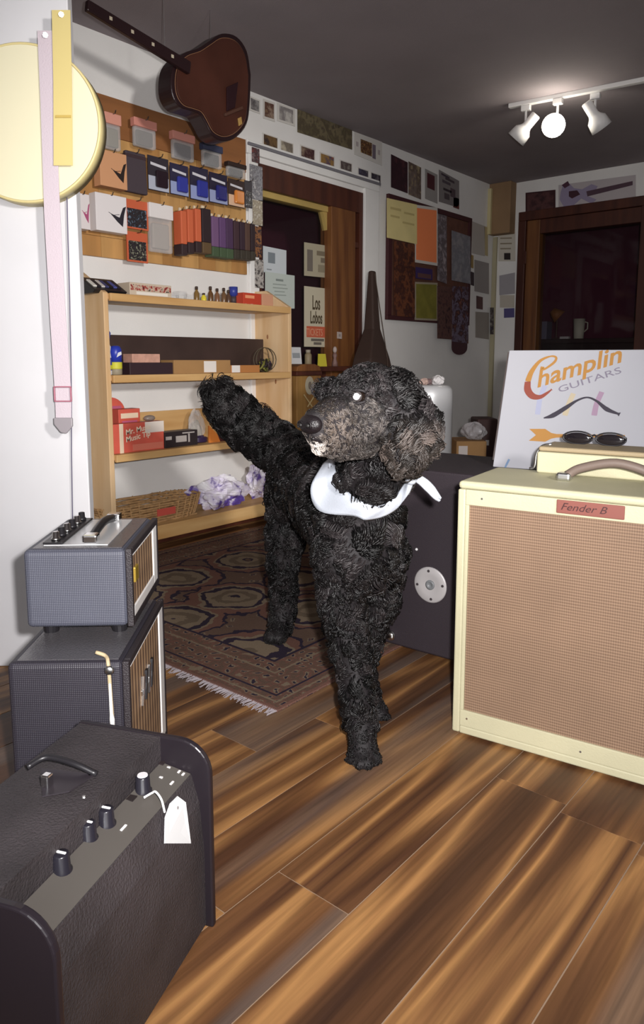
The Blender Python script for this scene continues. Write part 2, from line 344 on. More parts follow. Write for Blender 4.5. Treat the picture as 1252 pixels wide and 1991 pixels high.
for px, top, c, lab in bot:
    y, zt = yz(px, top, X); h = zt-z
    t = thing('bottle', lab+' on the top board', 'bottle', (X-.03, y, z), 0, 'bottles on the top board')
    obj('body', MB().lathe([(.001, 0), (.0125, 0), (.013, .003), (.013, h*.55), (.006, h*.72), (.006, h*.8)], n=14), mat('b%d' % px, S(*c), .25), t, smooth=True)
    obj('cap', MB().lathe([(.0072, h*.78), (.0072, h*.97), (.005, h)], n=12), plain(60, 44, 36), t, smooth=True)
y, zt = yz(463, 557, X); h = zt-z
t = thing('cup', 'blue round cup standing beside the red carton on the top board', 'cup', (X-.035, y, z))
obj('body', MB().lathe([(.012, 0), (.013, 0), (.014, h*.5), (.021, h*.52), (.022, h), (.019, h), (.017, h*.6)], n=18), mat('bluecup', S(52, 62, 140), .4), t, smooth=True)
obj('label_band', MB().lathe([(.0145, h*.05), (.0145, h*.45)], n=18), plain(70, 60, 62), t, smooth=True)
t, dx, hw, h = sbox('carton', 'red carton lying at the end of the top board', 'carton', 473, 508, 570, z, X, .06, mat('redcart', S(186, 66, 44), .5))
face('print_strip', t, dx, -hw*.8, hw*.2, h*.55, h*.8, plain(226, 150, 110))
t, dx, hw, h = sbox('carton', 'pale brown carton between red carton and shelf end', 'carton', 510, 531, 572, z, X, .06, mat('palecart', S(198, 146, 116), .6))
t = thing('tag_pile', 'small pile of white tags in front of the red carton', 'tags', (XF-.012, yz(485, 585, XF)[0], z))
for i in range(5): o = obj('tag', MB().box(-.006, .006, -.012, .012, 0, .0015), plain(232, 228, 222), t); o.location = (0, -.03+.016*i, .0005+.001*(i % 2)); o.rotation_euler = (0, 0, .5*i)

# second board ----------------------------------------------------------
z = SZ[1]; X = XA+.13
t, dx, hw, h = sbox('storage_case', 'long dark brown case along the back of the second board', 'case', 196, 512, 655, z, XA+.11, .085, mat('darkcase', (.045, .026, .022), .55, var=.2))
X2 = XF-.05
def spray(px, top, lab, c1, c2, tip):
    y, zt = yz(px, top, X2); h = zt-z
    t = thing('cleaner_bottle', lab, 'bottle', (X2-.03, y, z), 0, 'cleaner bottles')
    obj('body', MB().lathe([(.02, 0), (.023, .004), (.023, h*.35), (.019, h*.5), (.022, h*.62), (.012, h*.72), (.012, h*.76)], n=18), plain(*c1), t, smooth=True)
    obj('label_band', MB().lathe([(.0238, h*.38 if tip else h*.2), (.0236, h*.1 if tip else h*.55)][::-1], n=18), plain(*c2), t, smooth=True)
    obj('yellow_band', MB().lathe([(.0242, h*.12), (.0242, h*.22)], n=18), plain(206, 204, 60), t, smooth=True)
    tr = obj('trigger_head', MB().prism([(-.018, h*.74), (.02, h*.78), (.03, h*.92), (.012, h), (-.02, h*.97)], 1, -.009, .009), plain(52, 66, 140), t, bevel=.003)
    return t
spray(212, 640, 'white spray bottle with a blue trigger head against the shelf end', (226, 226, 232), (60, 74, 160), True)
y, zt = yz(232, 672, X2); h = zt-z
t = thing('wipes_tub', 'round blue and white wipes tub with a yellow band', 'tub', (X2-.03, y, z), 0, 'cleaner bottles')
obj('body', MB().lathe([(.022, 0), (.026, .003), (.026, h*.3)], n=20), plain(150, 140, 120), t, smooth=True)
obj('yellow_band', MB().lathe([(.0262, h*.2), (.0268, h*.24), (.0268, h*.42), (.0262, h*.44)], n=20), plain(206, 202, 66), t, smooth=True)
obj('blue_label', MB().lathe([(.0264, h*.44), (.0264, h*.86), (.02, h*.97), (.012, h)], n=20), mat('bluelab', S(44, 60, 168), .35), t, smooth=True)
obj('white_flash', MB().prism([(-.014, h*.60), (.012, h*.70), (.010, h*.80), (-.006, h*.76)], 0, .0262, .0275), plain(228, 230, 236), t)
t, dx, hw, h = sbox('carton', 'small faded pink carton on top of a black carton', 'carton', 257, 311, 687, yz(283, 704, X2)[1], X2, .07, mat('pinkcart', S(196, 150, 132), .6, var=.12, vscale=50))
t2_, dx, hw, h2 = sbox('carton', 'flat black carton underneath the faded pink carton', 'carton', 252, 336, 705, z, X2, .09, mat('blkcart', S(52, 36, 42), .5))
t.location.z = z+h2
t, dx, hw, h = sbox('carton', 'wide brown cardboard carton with a white label on the second board', 'carton', 338, 448, 700, z, X2, .1, 'cardboard')
face('white_label', t, dx, hw*.02, hw*.46, h*.08, h*.92, plain(226, 220, 214))
t, dx, hw, h = sbox('carton', 'flat orange-brown carton with a small white label', 'carton', 449, 505, 710, z, X2, .1, mat('orcart', S(176, 118, 66), .7))
face('white_label', t, dx, -hw*.95, -hw*.4, h*.05, h*.98, plain(226, 222, 218))
# wire coil and earphones tub by the shelf end
p = pl(520, 690, 0, X2); t = thing('wire_basket', 'round dark wire basket of green and black cables by the shelf end', 'basket', (p.x-.02, p.y, z))
for i in range(5):
    R = .062; a0 = i*.5
    obj('hoop', MB().tube([(math.sin(a0)*R*math.cos(a), math.cos(a0)*R*math.cos(a), .066+.064*math.sin(a)) for a in [k*2*math.pi/20 for k in range(21)]], .0016, 5), plain(84, 74, 58), t)
for i in range(7):
    c = (random.uniform(-.02, .03), -.05+.016*i, .025+.012*(i % 3))
    obj('cable_coil', MB().tube([(c[0]+.012*math.sin(a), c[1]+.018*math.cos(a), c[2]+.02*math.sin(a*1.3+i)) for a in [k*.7 for k in range(12)]], .006, 6), plain(*[(38, 30, 36), (112, 110, 50), (44, 36, 38), (96, 98, 44), (52, 40, 50), (120, 116, 60), (36, 30, 30)][i]), t, smooth=True)

# third board -----------------------------------------------------------
z = SZ[2]; X3 = XF-.03
red = mat('redbox', S(204, 92, 76), .5, var=.1, vscale=12); cream = plain(228, 206, 180)
t = thing('card_display', 'red rounded display card standing at the left shelf end', 'display card', (X3-.115, yz(224, 800, X3-.115)[0], z))
yy0 = -.03; pts = [(yy0, 0), (.05, 0), (.05, .17)]+[(yy0+.08*math.cos(a), .17+.07*math.sin(a)) for a in [k*math.pi/2/8 for k in range(9)]]+[(yy0, .24)]
obj('card', MB().prism(pts, 0, -.004, .004), red, t)
obj('print_patch', MB().box(.004, .005, yy0+.005, .03, .17, .2), plain(176, 90, 120), t); obj('lettering', MB().prism([(yy0, .145), (.045, .165), (.045, .182), (yy0, .158)], 0, .004, .0052), cream, t)
t, dx, hw, h = sbox('carton', 'upright red carton behind the red and white string carton', 'carton', 230, 272, 795, z, X3-.05, .06, red)
face('print_strip', t, dx, -hw*.8, hw*.8, h*.78, h*.9, cream); face('print_patch', t, dx, -hw*.7, hw*.7, h*.55, h*.72, plain(186, 96, 130))
t, dx, hw, h = sbox('carton', 'big red and white carton on the third board', 'carton', 212, 318, 822, z, X3, .05, red)
face('white_corner', t, dx, hw*.28, hw, h*.62, h, plain(222, 210, 200)); face('white_edge', t, dx, -hw*.66, -hw*.52, 0, h, cream)
text('lettering', 'Mr. Music', mat('cream_ink', S(232, 214, 190), .6), t, (dx+.0014, -hw*.44, h*.60), (math.pi/2, -.15, math.pi/2), .034, .15, off=.0006)
text('lettering', 'Music Tip', MATS['cream_ink'], t, (dx+.0014, -hw*.44, h*.36), (math.pi/2, -.15, math.pi/2), .034, .15, off=.0006)
face('pink_swash', t, dx, -hw*.2, hw*.95, h*.04, h*.26, mat('redpink', S(212, 120, 100), .5))
t = thing('pebble_pouch', 'grey translucent pouch resting on the big red carton', 'pouch', (X3-.025, yz(297, 815, X3)[0], z+h))
obj('pouch', MB().ball((0, 0, .014), (.02, .03, .014), 14, 8), mat('greypouch', S(140, 126, 116), .3), t, smooth=True)
t, dx, hw, h = sbox('carton', 'low black carton with pale lettering on the third board', 'carton', 320, 384, 838, z, X3, .07, mat('blk2', S(44, 36, 38), .45))
for a, b2, za, zb in ((-.95, -.6, .5, .72), (-.35, .3, .3, .7), (.4, .5, .25, .8), (.05, .8, .82, .9)): face('print_mark', t, dx, hw*a, hw*b2, h*za, h*zb, plain(168, 160, 156))
p = pl(380, 808, 0, X3-.10); t = thing('cellophane_bag', 'crumpled clear cellophane bag behind the dog tail', 'bag', (p.x, p.y, z))
def crumple(rx, ry, rz, seed, n=22, m_=14, amp=.3):
    r = random.Random(seed); mb = MB(); vs = []; ph = [r.uniform(0, 6) for _ in range(8)]
    for i in range(m_+1):
        th = math.pi*i/m_
        for j in range(n):
            f = 2*math.pi*j/n; k = 1+amp*(math.sin(3*f+ph[0]+2*th)*.35+math.sin(5*f-3*th+ph[1])*.3+math.sin(9*f+4*th+ph[2])*.2+r.uniform(-.12, .12))
            vs.append((rx*k*math.sin(th)*math.cos(f), ry*k*math.sin(th)*math.sin(f), max(0, rz+rz*k*math.cos(th))))
    return mb.add(vs, [(i*n+j, (i+1)*n+j, (i+1)*n+(j+1) % n, i*n+(j+1) % n) for i in range(m_) for j in range(n)])
obj('film', crumple(.03, .045, .075, 4), 'clear_bag', t); obj('contents', crumple(.02, .03, .05, 9), plain(150, 138, 120), t)
p = pl(396, 840, 0, X3); t = thing('cable_bundle', 'dark purple cable bundle beside the orange tag', 'cable', (p.x-.03, p.y, z))
obj('coil', MB().tube([(.02*math.sin(a), .035*math.cos(a), .012+.006*(a/6.3)) for a in [k*.42 for k in range(45)]], .008, 7), mat('purplecab', S(48, 34, 66), .4), t, smooth=True)
p = pl(412, 830, 0, X3-.02); t = thing('pouch', 'orange paper pouch leaning at the back of the third board', 'pouch', (p.x, p.y, z))
obj('pouch', MB().prism([(-.022, 0), (.05, 0), (.03, .04), (-.022, .085)], 0, -.006, .006), mat('orangep', S(206, 122, 52), .6), t, bevel=.002)
t, dx, hw, h = sbox('carton', 'low dark red carton behind the dog tail on the third board', 'carton', 425, 452, 845, z, X3-.02, .06, mat('dkred', S(70, 30, 30), .5))

# bottom board ----------------------------------------------------------
z = SZ[3]; X4 = XF-.02
p0 = pl(212, 990, 0, X4); p1 = pl(400, 960, 0, X4)
t = thing('wicker_tray', 'shallow woven wicker basket with a red label on the bottom board', 'basket', (XA+.14, (p0.y+p1.y)/2, z)); L2 = (p1.y-p0.y)/2
wk = mat('wicker', S(170, 134, 92), .8, var=.25, vscale=60)
for k in range(9):
    s = 1+.018*k; zz = .004+.0115*k
    path = [((.085*s)*math.copysign(abs(math.cos(a))**.5, math.cos(a)), (L2*.9*s)*math.copysign(abs(math.sin(a))**.5, math.sin(a)), zz+.002*math.sin(a*22+k*math.pi)) for a in [i*2*math.pi/72 for i in range(73)]]
    obj('woven_row', MB().tube(path, .0066, 5, False), wk, t, smooth=True)
for i in range(40):
    a = i*2*math.pi/40; P = lambda s, q: ((.085*s+q)*math.copysign(abs(math.cos(a))**.5, math.cos(a)), (L2*.9*s+q)*math.copysign(abs(math.sin(a))**.5, math.sin(a)))
    obj('stake', MB().tube([(*P(1, .006), 0), (*P(1.07, .008), .05), (*P(1.15, .006), .104)], .003, 5), wk, t)
obj('base', MB().box(-.08, .08, -L2*.88, L2*.88, .001, .008), wk, t)
obj('red_label', MB().box(.109, .112, -.02, .085, .035, .068), mat('redlab', S(196, 84, 72), .5), t)
pur = photo_mat('purplebag', [(232, 230, 234), (226, 222, 230), (214, 206, 226), (92, 70, 150), (76, 56, 136)], 7.5, 3)
for i, (px, py, sx, sy, sz_, lab) in enumerate(((432, 945, .075, .165, .07, 'big crumpled white and purple plastic bag on the bottom board'), (492, 905, .05, .08, .085, 'smaller upright white and purple bag behind the dog hind leg'))):
    p = pl(px, py, 0, X4-.08); t = obj('plastic_bag', crumple(sx, sy, sz_, 20+i, 40, 26, .55), pur); t.location = (min(p.x, XF-.10)-(.03 if i else 0), p.y+(.085 if i else -.015), z); tag(t, lab, 'bag', 'plastic bags on the bottom board')

# ------------------------------------------------------------------ pegboard and what hangs on it
PX_ = XA+.02
c00 = pl(100, 150, 0, PX_); py0, py1 = 1.50, pl(478, 400, 0, PX_).y; pz0, pz1 = pl(300, 512, 0, PX_).z, pl(477, 272, 0, PX_).z
pb = thing('pegboard', 'tan wooden display board with hooks above the shelf unit', 'pegboard', (XA, (py0+py1)/2, pz0)); pi_ = inv_of(pb)
mat('stave_a', S(190, 146, 90), .6, var=.15, vscale=4, stretch=(4, 4, .5), osc=1); mat('stave_b', S(172, 126, 74), .6, var=.15, vscale=4, stretch=(4, 4, .5), osc=1)
mat('topboard', S(140, 92, 54), .6, var=.15, vscale=4, stretch=(4, .5, 4), osc=1)
zt = pz1-.17; n = 12
for i in range(n):
    a = py0+(py1-py0)*i/n; b2 = py0+(py1-py0)*(i+1)/n
    obj('stave', MB().box(XA+.003, PX_, a+.0006, b2-.0006, pz0+.09, zt), 'stave_a' if i % 3 else 'stave_b', pb, inv=pi_)
    obj('stave', MB().box(XA+.003, PX_+.002, a+.0006, b2-.0006, pz0, pz0+.088), 'stave_b' if i % 2 else 'stave_a', pb, inv=pi_)
obj('top_plank', MB().box(XA+.003, PX_+.006, py0, py1, zt+.001, pz1), 'topboard', pb, inv=pi_, bevel=.002)
hookm = mat('hookwire', (.25, .24, .23), .3, metal=1)
def hook(y, zz):
    obj('hook', MB().tube([(PX_-.002, y, zz), (PX_+.10, y, zz), (PX_+.108, y, zz+.012)], .0022, 6), hookm, pb, inv=pi_)
def rect(px0, py0_, px1, py1_, X):
    cx_, cy_ = (px0+px1)/2, (py0_+py1_)/2; c = pl(cx_, cy_, 0, X)
    return c, (pl(px1, cy_, 0, X).y-pl(px0, cy_, 0, X).y)/2, (pl(cx_, py0_, 0, X).z-pl(cx_, py1_, 0, X).z)/2
def pack(style, px0, py0_, px1, py1_, lab, c1, c2=None, grp=None, cat='packet', X=None, c3=None):
    X = X or XA+.09; c, hw, hh = rect(px0, py0_, px1, py1_, X)
    nm = {'header': 'header_bag', 'blister': 'blister_pack', 'box': 'hanging_carton', 'pouch': 'strap_pouch', 'tube': 'string_packet', 'card': 'hanging_card'}[style]
    t = thing(nm, lab, cat, (X, c.y, c.z-hh), 0, grp); H2 = 2*hh
    if style == 'header':
        obj('bag', MB().box(-.014, .014, -hw*.95, hw*.95, 0, H2*.72), 'clear_bag', t, bevel=.01, seg=3)
        obj('contents', MB().box(-.009, .009, -hw*.7, hw*.7, H2*.08, H2*.6), plain(*c2), t, bevel=.006)
        obj('header_card', MB().box(-.016, .016, -hw, hw, H2*.7, H2), plain(*c1), t, bevel=.003)
    elif style == 'blister':
        obj('card', MB().box(-.002, .001, -hw, hw, 0, H2), plain(*c1), t)
        obj('lower_print', MB().box(.001, .0018, -hw*.98, hw*.98, H2*.02, H2*.42), plain(*(c3 or (178, 182, 196))), t)
        obj('brand_stripe', MB().prism([(-hw*.75, H2*.74), (hw*.75, H2*.68), (hw*.75, H2*.76), (-hw*.75, H2*.82)], 0, .001, .0018), plain(206, 204, 210), t)
        obj('blister', MB().box(.0019, .022, -hw*.4, hw*.72, H2*.1, H2*.6), mat('bl_%d_%d_%d' % c2, S(*c2), .2, coat=.5), t, bevel=.008, seg=3)
    elif style == 'box':
        obj('carton', MB().box(-.03, .02, -hw, hw, 0, H2), plain(*c1), t, bevel=.002)
        if c2:
            obj('print_capo', MB().prism([(-hw*.1, H2*.5), (hw*.5, H2*.42), (hw*.75, H2*.7), (hw*.95, H2*.75), (hw*.8, H2*.5), (hw*.7, H2*.18), (hw*.35, H2*.3)], 0, .020, .0212), plain(*c2), t)
            obj('print_stem', MB().tube([(.0206, -hw*.2, H2*.52), (.0206, hw*.1, H2*.46), (.0206, hw*.5, H2*.5)], .0012, 5), plain(*c2), t)
    elif style == 'pouch':
        obj('pouch', MB().prism([(-hw, 0), (hw, 0), (hw*.88, H2), (-hw*.88, H2)], 0, -.01, .012), plain(*c1), t, bevel=.006, seg=3)
        obj('top_band', MB().box(-.011, .013, -hw*.9, hw*.9, H2*.84, H2*.93), plain(*c2), t, bevel=.002)
    elif style == 'tube':
        obj('packet', MB().box(-.03, .03, -hw, hw, H2*.24, H2*.96), plain(*c1), t, bevel=.004)
        obj('foot', MB().box(-.031, .031, -hw*1.02, hw*1.02, 0, H2*.24), plain(*c2), t, bevel=.004)
        obj('hang_tab', MB().box(-.004, .004, -hw*.3, hw*.3, H2*.96, H2*1.04), plain(220, 200, 170), t)
    elif style == 'card':
        obj('card', MB().box(-.003, .001, -hw, hw, 0, H2), plain(*c1), t)
        obj('print_patch', MB().box(.001, .0018, -hw*.85, hw*.85, H2*.06, H2*(.62 if c3 is None else .7)), photo_mat('pk%d' % px0, [c2, (30, 24, 28), c3 or (200, 200, 204)], 90, px0), t)
    hook(c.y, c.z+hh*.95); return t
G1, G2, G3 = 'bags on the top row of hooks', 'packs on the middle row of hooks', 'packs on the lower row of hooks'
pack('header', 201, 222, 233, 292, 'see-through bag with pink header next to the round drum', (214, 150, 132), (120, 112, 92), G1)
pack('header', 258, 234, 302, 288, 'see-through bag with pink header and white side flap', (206, 138, 124), (86, 74, 66), G1)
pack('header', 333, 260, 376, 312, 'see-through bag with pink header under the guitar waist', (206, 140, 126), (66, 54, 62), G1)
pack('header', 392, 282, 430, 326, 'dark blue header bag with a white stripe', (58, 62, 86), (34, 28, 30), G1)
pack('header', 440, 318, 476, 346, 'small nearly black bag at the end of the top row', (50, 36, 32), (30, 24, 24), G1)
pack('box', 190, 297, 242, 366, 'tan carton with a black clip on the front', (206, 152, 112), (44, 34, 32), G2)
pack('pouch', 240, 297, 284, 376, 'dark grey cloth pouch hanging next to the tan carton', (72, 62, 68), (64, 48, 52), G2)
pack('blister', 288, 306, 328, 372, 'black blister pack with a grey lower half', (52, 46, 54), (42, 30, 38), G2)
pack('blister', 331, 320, 366, 380, 'blue blister pack beside the black blister pack', (46, 42, 66), (56, 62, 150), G2, c3=(150, 160, 196))
pack('blister', 370, 326, 405, 390, 'blue blister pack in the middle of three', (44, 40, 60), (50, 56, 144), G2, c3=(146, 156, 196))
pack('blister', 407, 338, 442, 396, 'blue blister pack beside the orange one', (40, 34, 54), (40, 40, 110), G2, c3=(150, 158, 192))
pack('blister', 444, 350, 475, 402, 'blister pack holding orange parts', (60, 46, 44), (208, 128, 58), G2, c3=(214, 180, 150))
pack('card', 476, 352, 490, 404, 'narrow dark grey card at the edge of the board', (70, 66, 70), (120, 118, 112), G2)
pack('box', 144, 378, 170, 446, 'white carton printed with a pink clip beside the wall edge', (222, 214, 214), (170, 84, 120), G3)
pack('box', 182, 380, 242, 452, 'white carton printed with a black guitar capo', (226, 220, 220), (44, 40, 48), G3)
pack('card', 244, 390, 288, 446, 'black packet with an orange top above a matching packet', (196, 96, 64), (60, 52, 56), G3, c3=(110, 130, 150))
pack('card', 247, 452, 287, 510, 'black packet with an orange top, hanging under its twin', (196, 96, 64), (60, 52, 56), G3, c3=(150, 150, 130))
pack('header', 288, 398, 334, 492, 'clear bag with a white header and red line', (226, 220, 218), (160, 148, 138), G3)
for i, (a, b2, t0, t1) in enumerate(((345, 356, 408, 497), (358, 369, 405, 494), (373, 384, 404, 492))):
    pack('tube', a, t0, b2, t1, 'slim orange string packet with a black foot, ' + ['next to the white header bag', 'middle of the three orange ones', 'next to the black packet'][i], (200, 100, 66), (56, 42, 44), G3, X=XA+.10)
pack('tube', 386, 404, 403, 494, 'slim black string packet between orange and purple ones', (48, 36, 40), (96, 76, 52), G3, X=XA+.10)
for i, (a, b2) in enumerate(((405, 418), (420, 432), (433, 446))):
    pack('tube', a, 419+2*i, b2, 500+2*i, 'purple packet with a green foot, ' + ['beside the black string packet', 'middle of the three purple ones', 'darkest one beside the black packets'][i], [(112, 82, 118), (96, 68, 108), (74, 52, 80)][i], (70, 86, 62), G3, X=XA+.10)
for i, (a, b2, c) in enumerate(((448, 458, (66, 46, 52)), (460, 469, (56, 40, 50)), (470, 479, (84, 62, 54)), (481, 489, (50, 38, 42)))):
    pack('tube', a, 428+2*i, b2, 504+i, ['dark maroon', 'black', 'brown striped', 'narrow black'][i]+' packet at the right end of the lower hooks', c, (62, 56, 48), G3, X=XA+.10)
# magazines hung on the white edge beside the board
def strip(px0, py0_, px1, py1_, lab, m, X=XA+.024, cat='leaflet', th=.006, name='hanging_leaflet'):
    c, hw, hh = rect(px0, py0_, px1, py1_, X); t = obj(name, MB().box(0, th, -hw, hw, -hh, hh), m, None, bevel=.001); t.location = (X-th/2, c.y, c.z); return tag(t, lab, cat, 'leaflets on the white door trim')
strip(490, 288, 504, 316, 'small dark red picture on white trim beside the guitar', photo_mat('lf1', [(120, 60, 56), (60, 44, 50), (150, 130, 130)], 60, 1))
strip(486, 322, 510, 388, 'grey magazine cover hanging on white trim', photo_mat('lf2', [(190, 188, 188), (110, 108, 114), (150, 150, 154), (90, 90, 100)], 35, 2))
strip(492, 390, 510, 438, 'cream leaflet hanging below the grey magazine', photo_mat('lf3', [(196, 186, 164), (150, 138, 120), (210, 204, 190)], 45, 3), X=XA+.03)
strip(488, 440, 508, 500, 'dark leaflet with orange letters on white trim', photo_mat('lf4', [(50, 36, 38), (150, 100, 60), (60, 44, 50), (40, 30, 34)], 55, 4))
strip(496, 505, 512, 560, 'black and white photo leaflet near shelf top', photo_mat('lf5', [(40, 34, 36), (180, 174, 168), (60, 54, 56)], 40, 5))
# ------------------------------------------------------------------ pictures and papers on the walls
def wall_paper(name, quad, lab, cat, cols=None, frame=None, X=XA+.003, wall='A', mats=None, th=.003, grp=None, prints=(), scale=12, seed=0, fw=.12):
    """quad: pixel corners tl, tr, br, bl lying on the wall"""
    ax, v = (0, X) if wall == 'A' else (1, X)
    P = [pl(px, py, ax, v) for px, py in quad]; c = sum(P, Vector())/4; nrm = Vector((1, 0, 0)) if wall == 'A' else Vector((0, -1, 0))
    m = mats or photo_mat('pic_%s_%d' % (name, quad[0][0]*7+quad[0][1]), cols, scale, quad[0][0] % 17+seed)
    if not frame and not prints:
        t = obj(name, MB().slab([p-c for p in P], nrm, th), m); t.location = c; return tag(t, lab, cat, grp)
    t = thing(name, lab, cat, c, 0, grp)
    L = [p-c for p in P]
    if frame:
        obj('mount', MB().slab(L, nrm, th), frame, t)
        s = 1-2*fw; obj('print', MB().slab([p*s+nrm*th for p in L], nrm, .0012), m, t)
    else: obj('sheet', MB().slab(L, nrm, th), m, t)
    tl, tr, br, bl = L
    for (u0, v0, u1, v1, pm2) in prints:
        def Q(u, v2): return (tl*(1-u)+tr*u)*(1-v2)+(bl*(1-u)+br*u)*v2+nrm*(th+.0003)
        obj('print_patch', MB().slab([Q(u0, v0), Q(u1, v0), Q(u1, v1), Q(u0, v1)], nrm, .0009), pm2, t)
    return t
def vq(x0, x1, y0l, y0r, y1r, y1l): return [(x0, y0l), (x1, y0r), (x1, y1r), (x0, y1l)]
WHT = plain(206, 202, 196); GP = 'pictures above the wooden screen'
dk = [(70, 50, 48), (120, 96, 84), (52, 40, 44), (150, 130, 116)]
# row right under the ceiling
wall_paper('photo_print', vq(484, 505, 186, 195, 222, 214), 'small grey framed picture by the hanging guitar under the ceiling', 'picture', [(150, 148, 146), (90, 84, 86), (170, 168, 160)], WHT, grp=GP)
wall_paper('photo_print', vq(511, 534, 192, 200, 237, 230), 'small framed picture in brown tones just under the ceiling', 'picture', [(150, 128, 100), (90, 60, 50), (170, 150, 130)], WHT, grp=GP)
wall_paper('photo_print', vq(538, 573, 199, 212, 246, 235), 'wider framed grey sketch just under the ceiling', 'picture', [(176, 172, 166), (130, 124, 124), (190, 186, 180)], WHT, grp=GP)
wall_paper('banner', vq(578, 684, 212, 252, 291, 257), 'long olive brown banner under the ceiling', 'banner', [(92, 84, 60), (78, 68, 52), (108, 98, 74), (72, 62, 50)], scale=12)
wall_paper('certificate', vq(688, 742, 256, 276, 322, 300), 'white sheet with a brown stamp print under the ceiling', 'sheet', mats=WHT, prints=((.22, .22, .62, .8, photo_mat('stampp', [(150, 110, 66), (70, 40, 30), (170, 140, 90)], 40, 3)), (.64, .25, .76, .85, plain(112, 100, 112)), (.06, .4, .14, .6, plain(170, 160, 160)), (.84, .4, .92, .6, plain(170, 160, 160))))
# row above the screen
for i, (x0, x1, yl, h, cols, lab) in enumerate((
    (510, 540, 258, 30, [(60, 40, 36), (110, 84, 50), (44, 32, 36)], 'dark landscape photo first in the row above the screen'),
    (544, 570, 271, 30, [(150, 140, 120), (110, 100, 90), (180, 170, 150)], 'pale grey photo next to the dark landscape photo'),
    (583, 612, 281, 36, [(120, 96, 84), (64, 34, 38), (150, 130, 110)], 'square photo with a dark red figure above the screen'),
    (621, 650, 295, 38, [(150, 84, 48), (84, 72, 92), (150, 116, 60), (60, 50, 60)], 'orange and blue sunset photo above the screen'),
    (660, 684, 310, 30, [(130, 124, 116), (80, 66, 66), (150, 146, 136)], 'small grey photo above the wooden mullion'),
    (695, 716, 325, 26, [(90, 88, 110), (60, 54, 70), (140, 136, 136)], 'small blue photo next to its darker neighbour'),
    (720, 740, 334, 24, [(70, 62, 80), (46, 38, 50), (110, 104, 110)], 'small dark blue photo last in the row'))):
    s = .335; yr = yl+(x1-x0)*s
    wall_paper('photo_print', vq(x0, x1, yl, yr, yr+h-1, yl+h), lab, 'photo', cols, WHT, grp=GP, fw=.07)
# cluster right of the white post, above the notice board
wall_paper('poster', vq(760, 792, 300, 316, 376, 364), 'dark maroon poster above the yellow flyer', 'poster', [(60, 28, 38), (48, 22, 32), (80, 44, 50)])
wall_paper('poster', vq(794, 818, 314, 326, 388, 378), 'tan poster with a standing figure above the orange flyer', 'poster', [(150, 132, 100), (110, 96, 90), (90, 74, 64), (160, 146, 116)])
wall_paper('poster', vq(826, 850, 328, 340, 396, 386), 'pale sheet with a dark red photo block', 'poster', mats=plain(150, 146, 144), prints=((.15, .1, .75, .6, plain(76, 36, 42)),))
wall_paper('tshirt_print', vq(853, 892, 330, 352, 404, 392), 'grey drawn portrait sheet above the notice board', 'drawing', mats=plain(126, 120, 120), prints=((.1, .06, .5, .12, plain(66, 56, 66)), (.3, .12, .75, .2, plain(74, 64, 70)), (.15, .25, .55, .34, plain(84, 74, 82)), (.2, .5, .6, .58, plain(58, 48, 54)), (.55, .4, .8, .7, plain(84, 70, 76)), (.25, .65, .5, .85, plain(80, 70, 74))))
wall_paper('sticker', vq(881, 892, 382, 387, 407, 403), 'small dark red sticker next to the drawn portrait', 'sticker', [(110, 50, 44), (80, 34, 34)])
# notice board
cork = [(751, 376), (913, 426), (906, 640), (758, 622)]
P = [pl(px, py, 0, XA+.004) for px, py in cork]; yb0, yb1 = P[0].y, P[1].y; zb1 = (P[0].z+P[1].z)/2; zb0 = P[3].z
nb = thing('notice_board', 'dark framed notice board covered in flyers on the grey wall', 'notice board', (XA, (yb0+yb1)/2, (zb0+zb1)/2)); ni = inv_of(nb)
obj('panel', MB().box(XA+.003, XA+.016, yb0+.02, yb1-.02, zb0+.02, zb1-.02), mat('corkdark', S(96, 62, 50), .8, var=.15, vscale=20), nb, inv=ni)
fm = mat('boardframe', S(66, 30, 34), .5)
for a in ((yb0, yb1, zb1-.035, zb1), (yb0, yb1, zb0, zb0+.03), (yb0, yb0+.045, zb0+.03, zb1-.035), (yb1-.045, yb1, zb0+.03, zb1-.035)):
    obj('frame_rail', MB().box(XA+.003, XA+.028, *a), fm, nb, inv=ni, bevel=.002)
XN = XA+.030; GN = 'flyers on the notice board'
def flyer(q, lab, **kw): return wall_paper('flyer', q, lab, 'flyer', X=kw.pop('X', XN), grp=GN, **kw)
flyer(vq(752, 810, 385, 398, 475, 462), 'pale yellow flyer pinned over the notice board corner', mats=mat('yelpap', S(226, 210, 148), .7, var=.05), prints=((.1, .2, .45, .26, plain(198, 180, 122)), (.1, .4, .4, .45, plain(198, 180, 122)), (.55, .25, .9, .3, plain(198, 180, 122)), (.5, .5, .9, .55, plain(198, 180, 122))), X=XN+.006)
flyer(vq(806, 850, 398, 404, 517, 510), 'bright orange poster with a white border on the notice board', mats=mat('orapap', S(246, 140, 88), .6), frame=WHT, fw=.05)
flyer(vq(766, 806, 468, 476, 617, 614), 'brown portrait poster beneath the yellow flyer', cols=[(70, 32, 24), (110, 62, 36), (60, 28, 24), (90, 48, 28)], scale=10)
flyer(vq(808, 840, 519, 524, 545, 541), 'purple headed leaflet under the orange poster', mats=plain(58, 42, 92), prints=((.1, .5, .9, .9, plain(96, 66, 66)),))
flyer(vq(806, 850, 548, 550, 624, 622), 'olive green flyer at the bottom of the notice board', mats=mat('olive', S(122, 116, 48), .6, var=.15, vscale=12), frame=plain(156, 146, 128), fw=.05)
flyer(vq(850, 868, 415, 420, 552, 545), 'narrow grey photo flyer beside the orange poster', cols=[(140, 132, 140), (90, 80, 84), (160, 150, 154)], scale=16)
flyer(vq(878, 914, 448, 460, 552, 545), 'grey blue flyer at the edge of the notice board', cols=[(140, 140, 146), (118, 118, 126), (146, 142, 146)], scale=14)
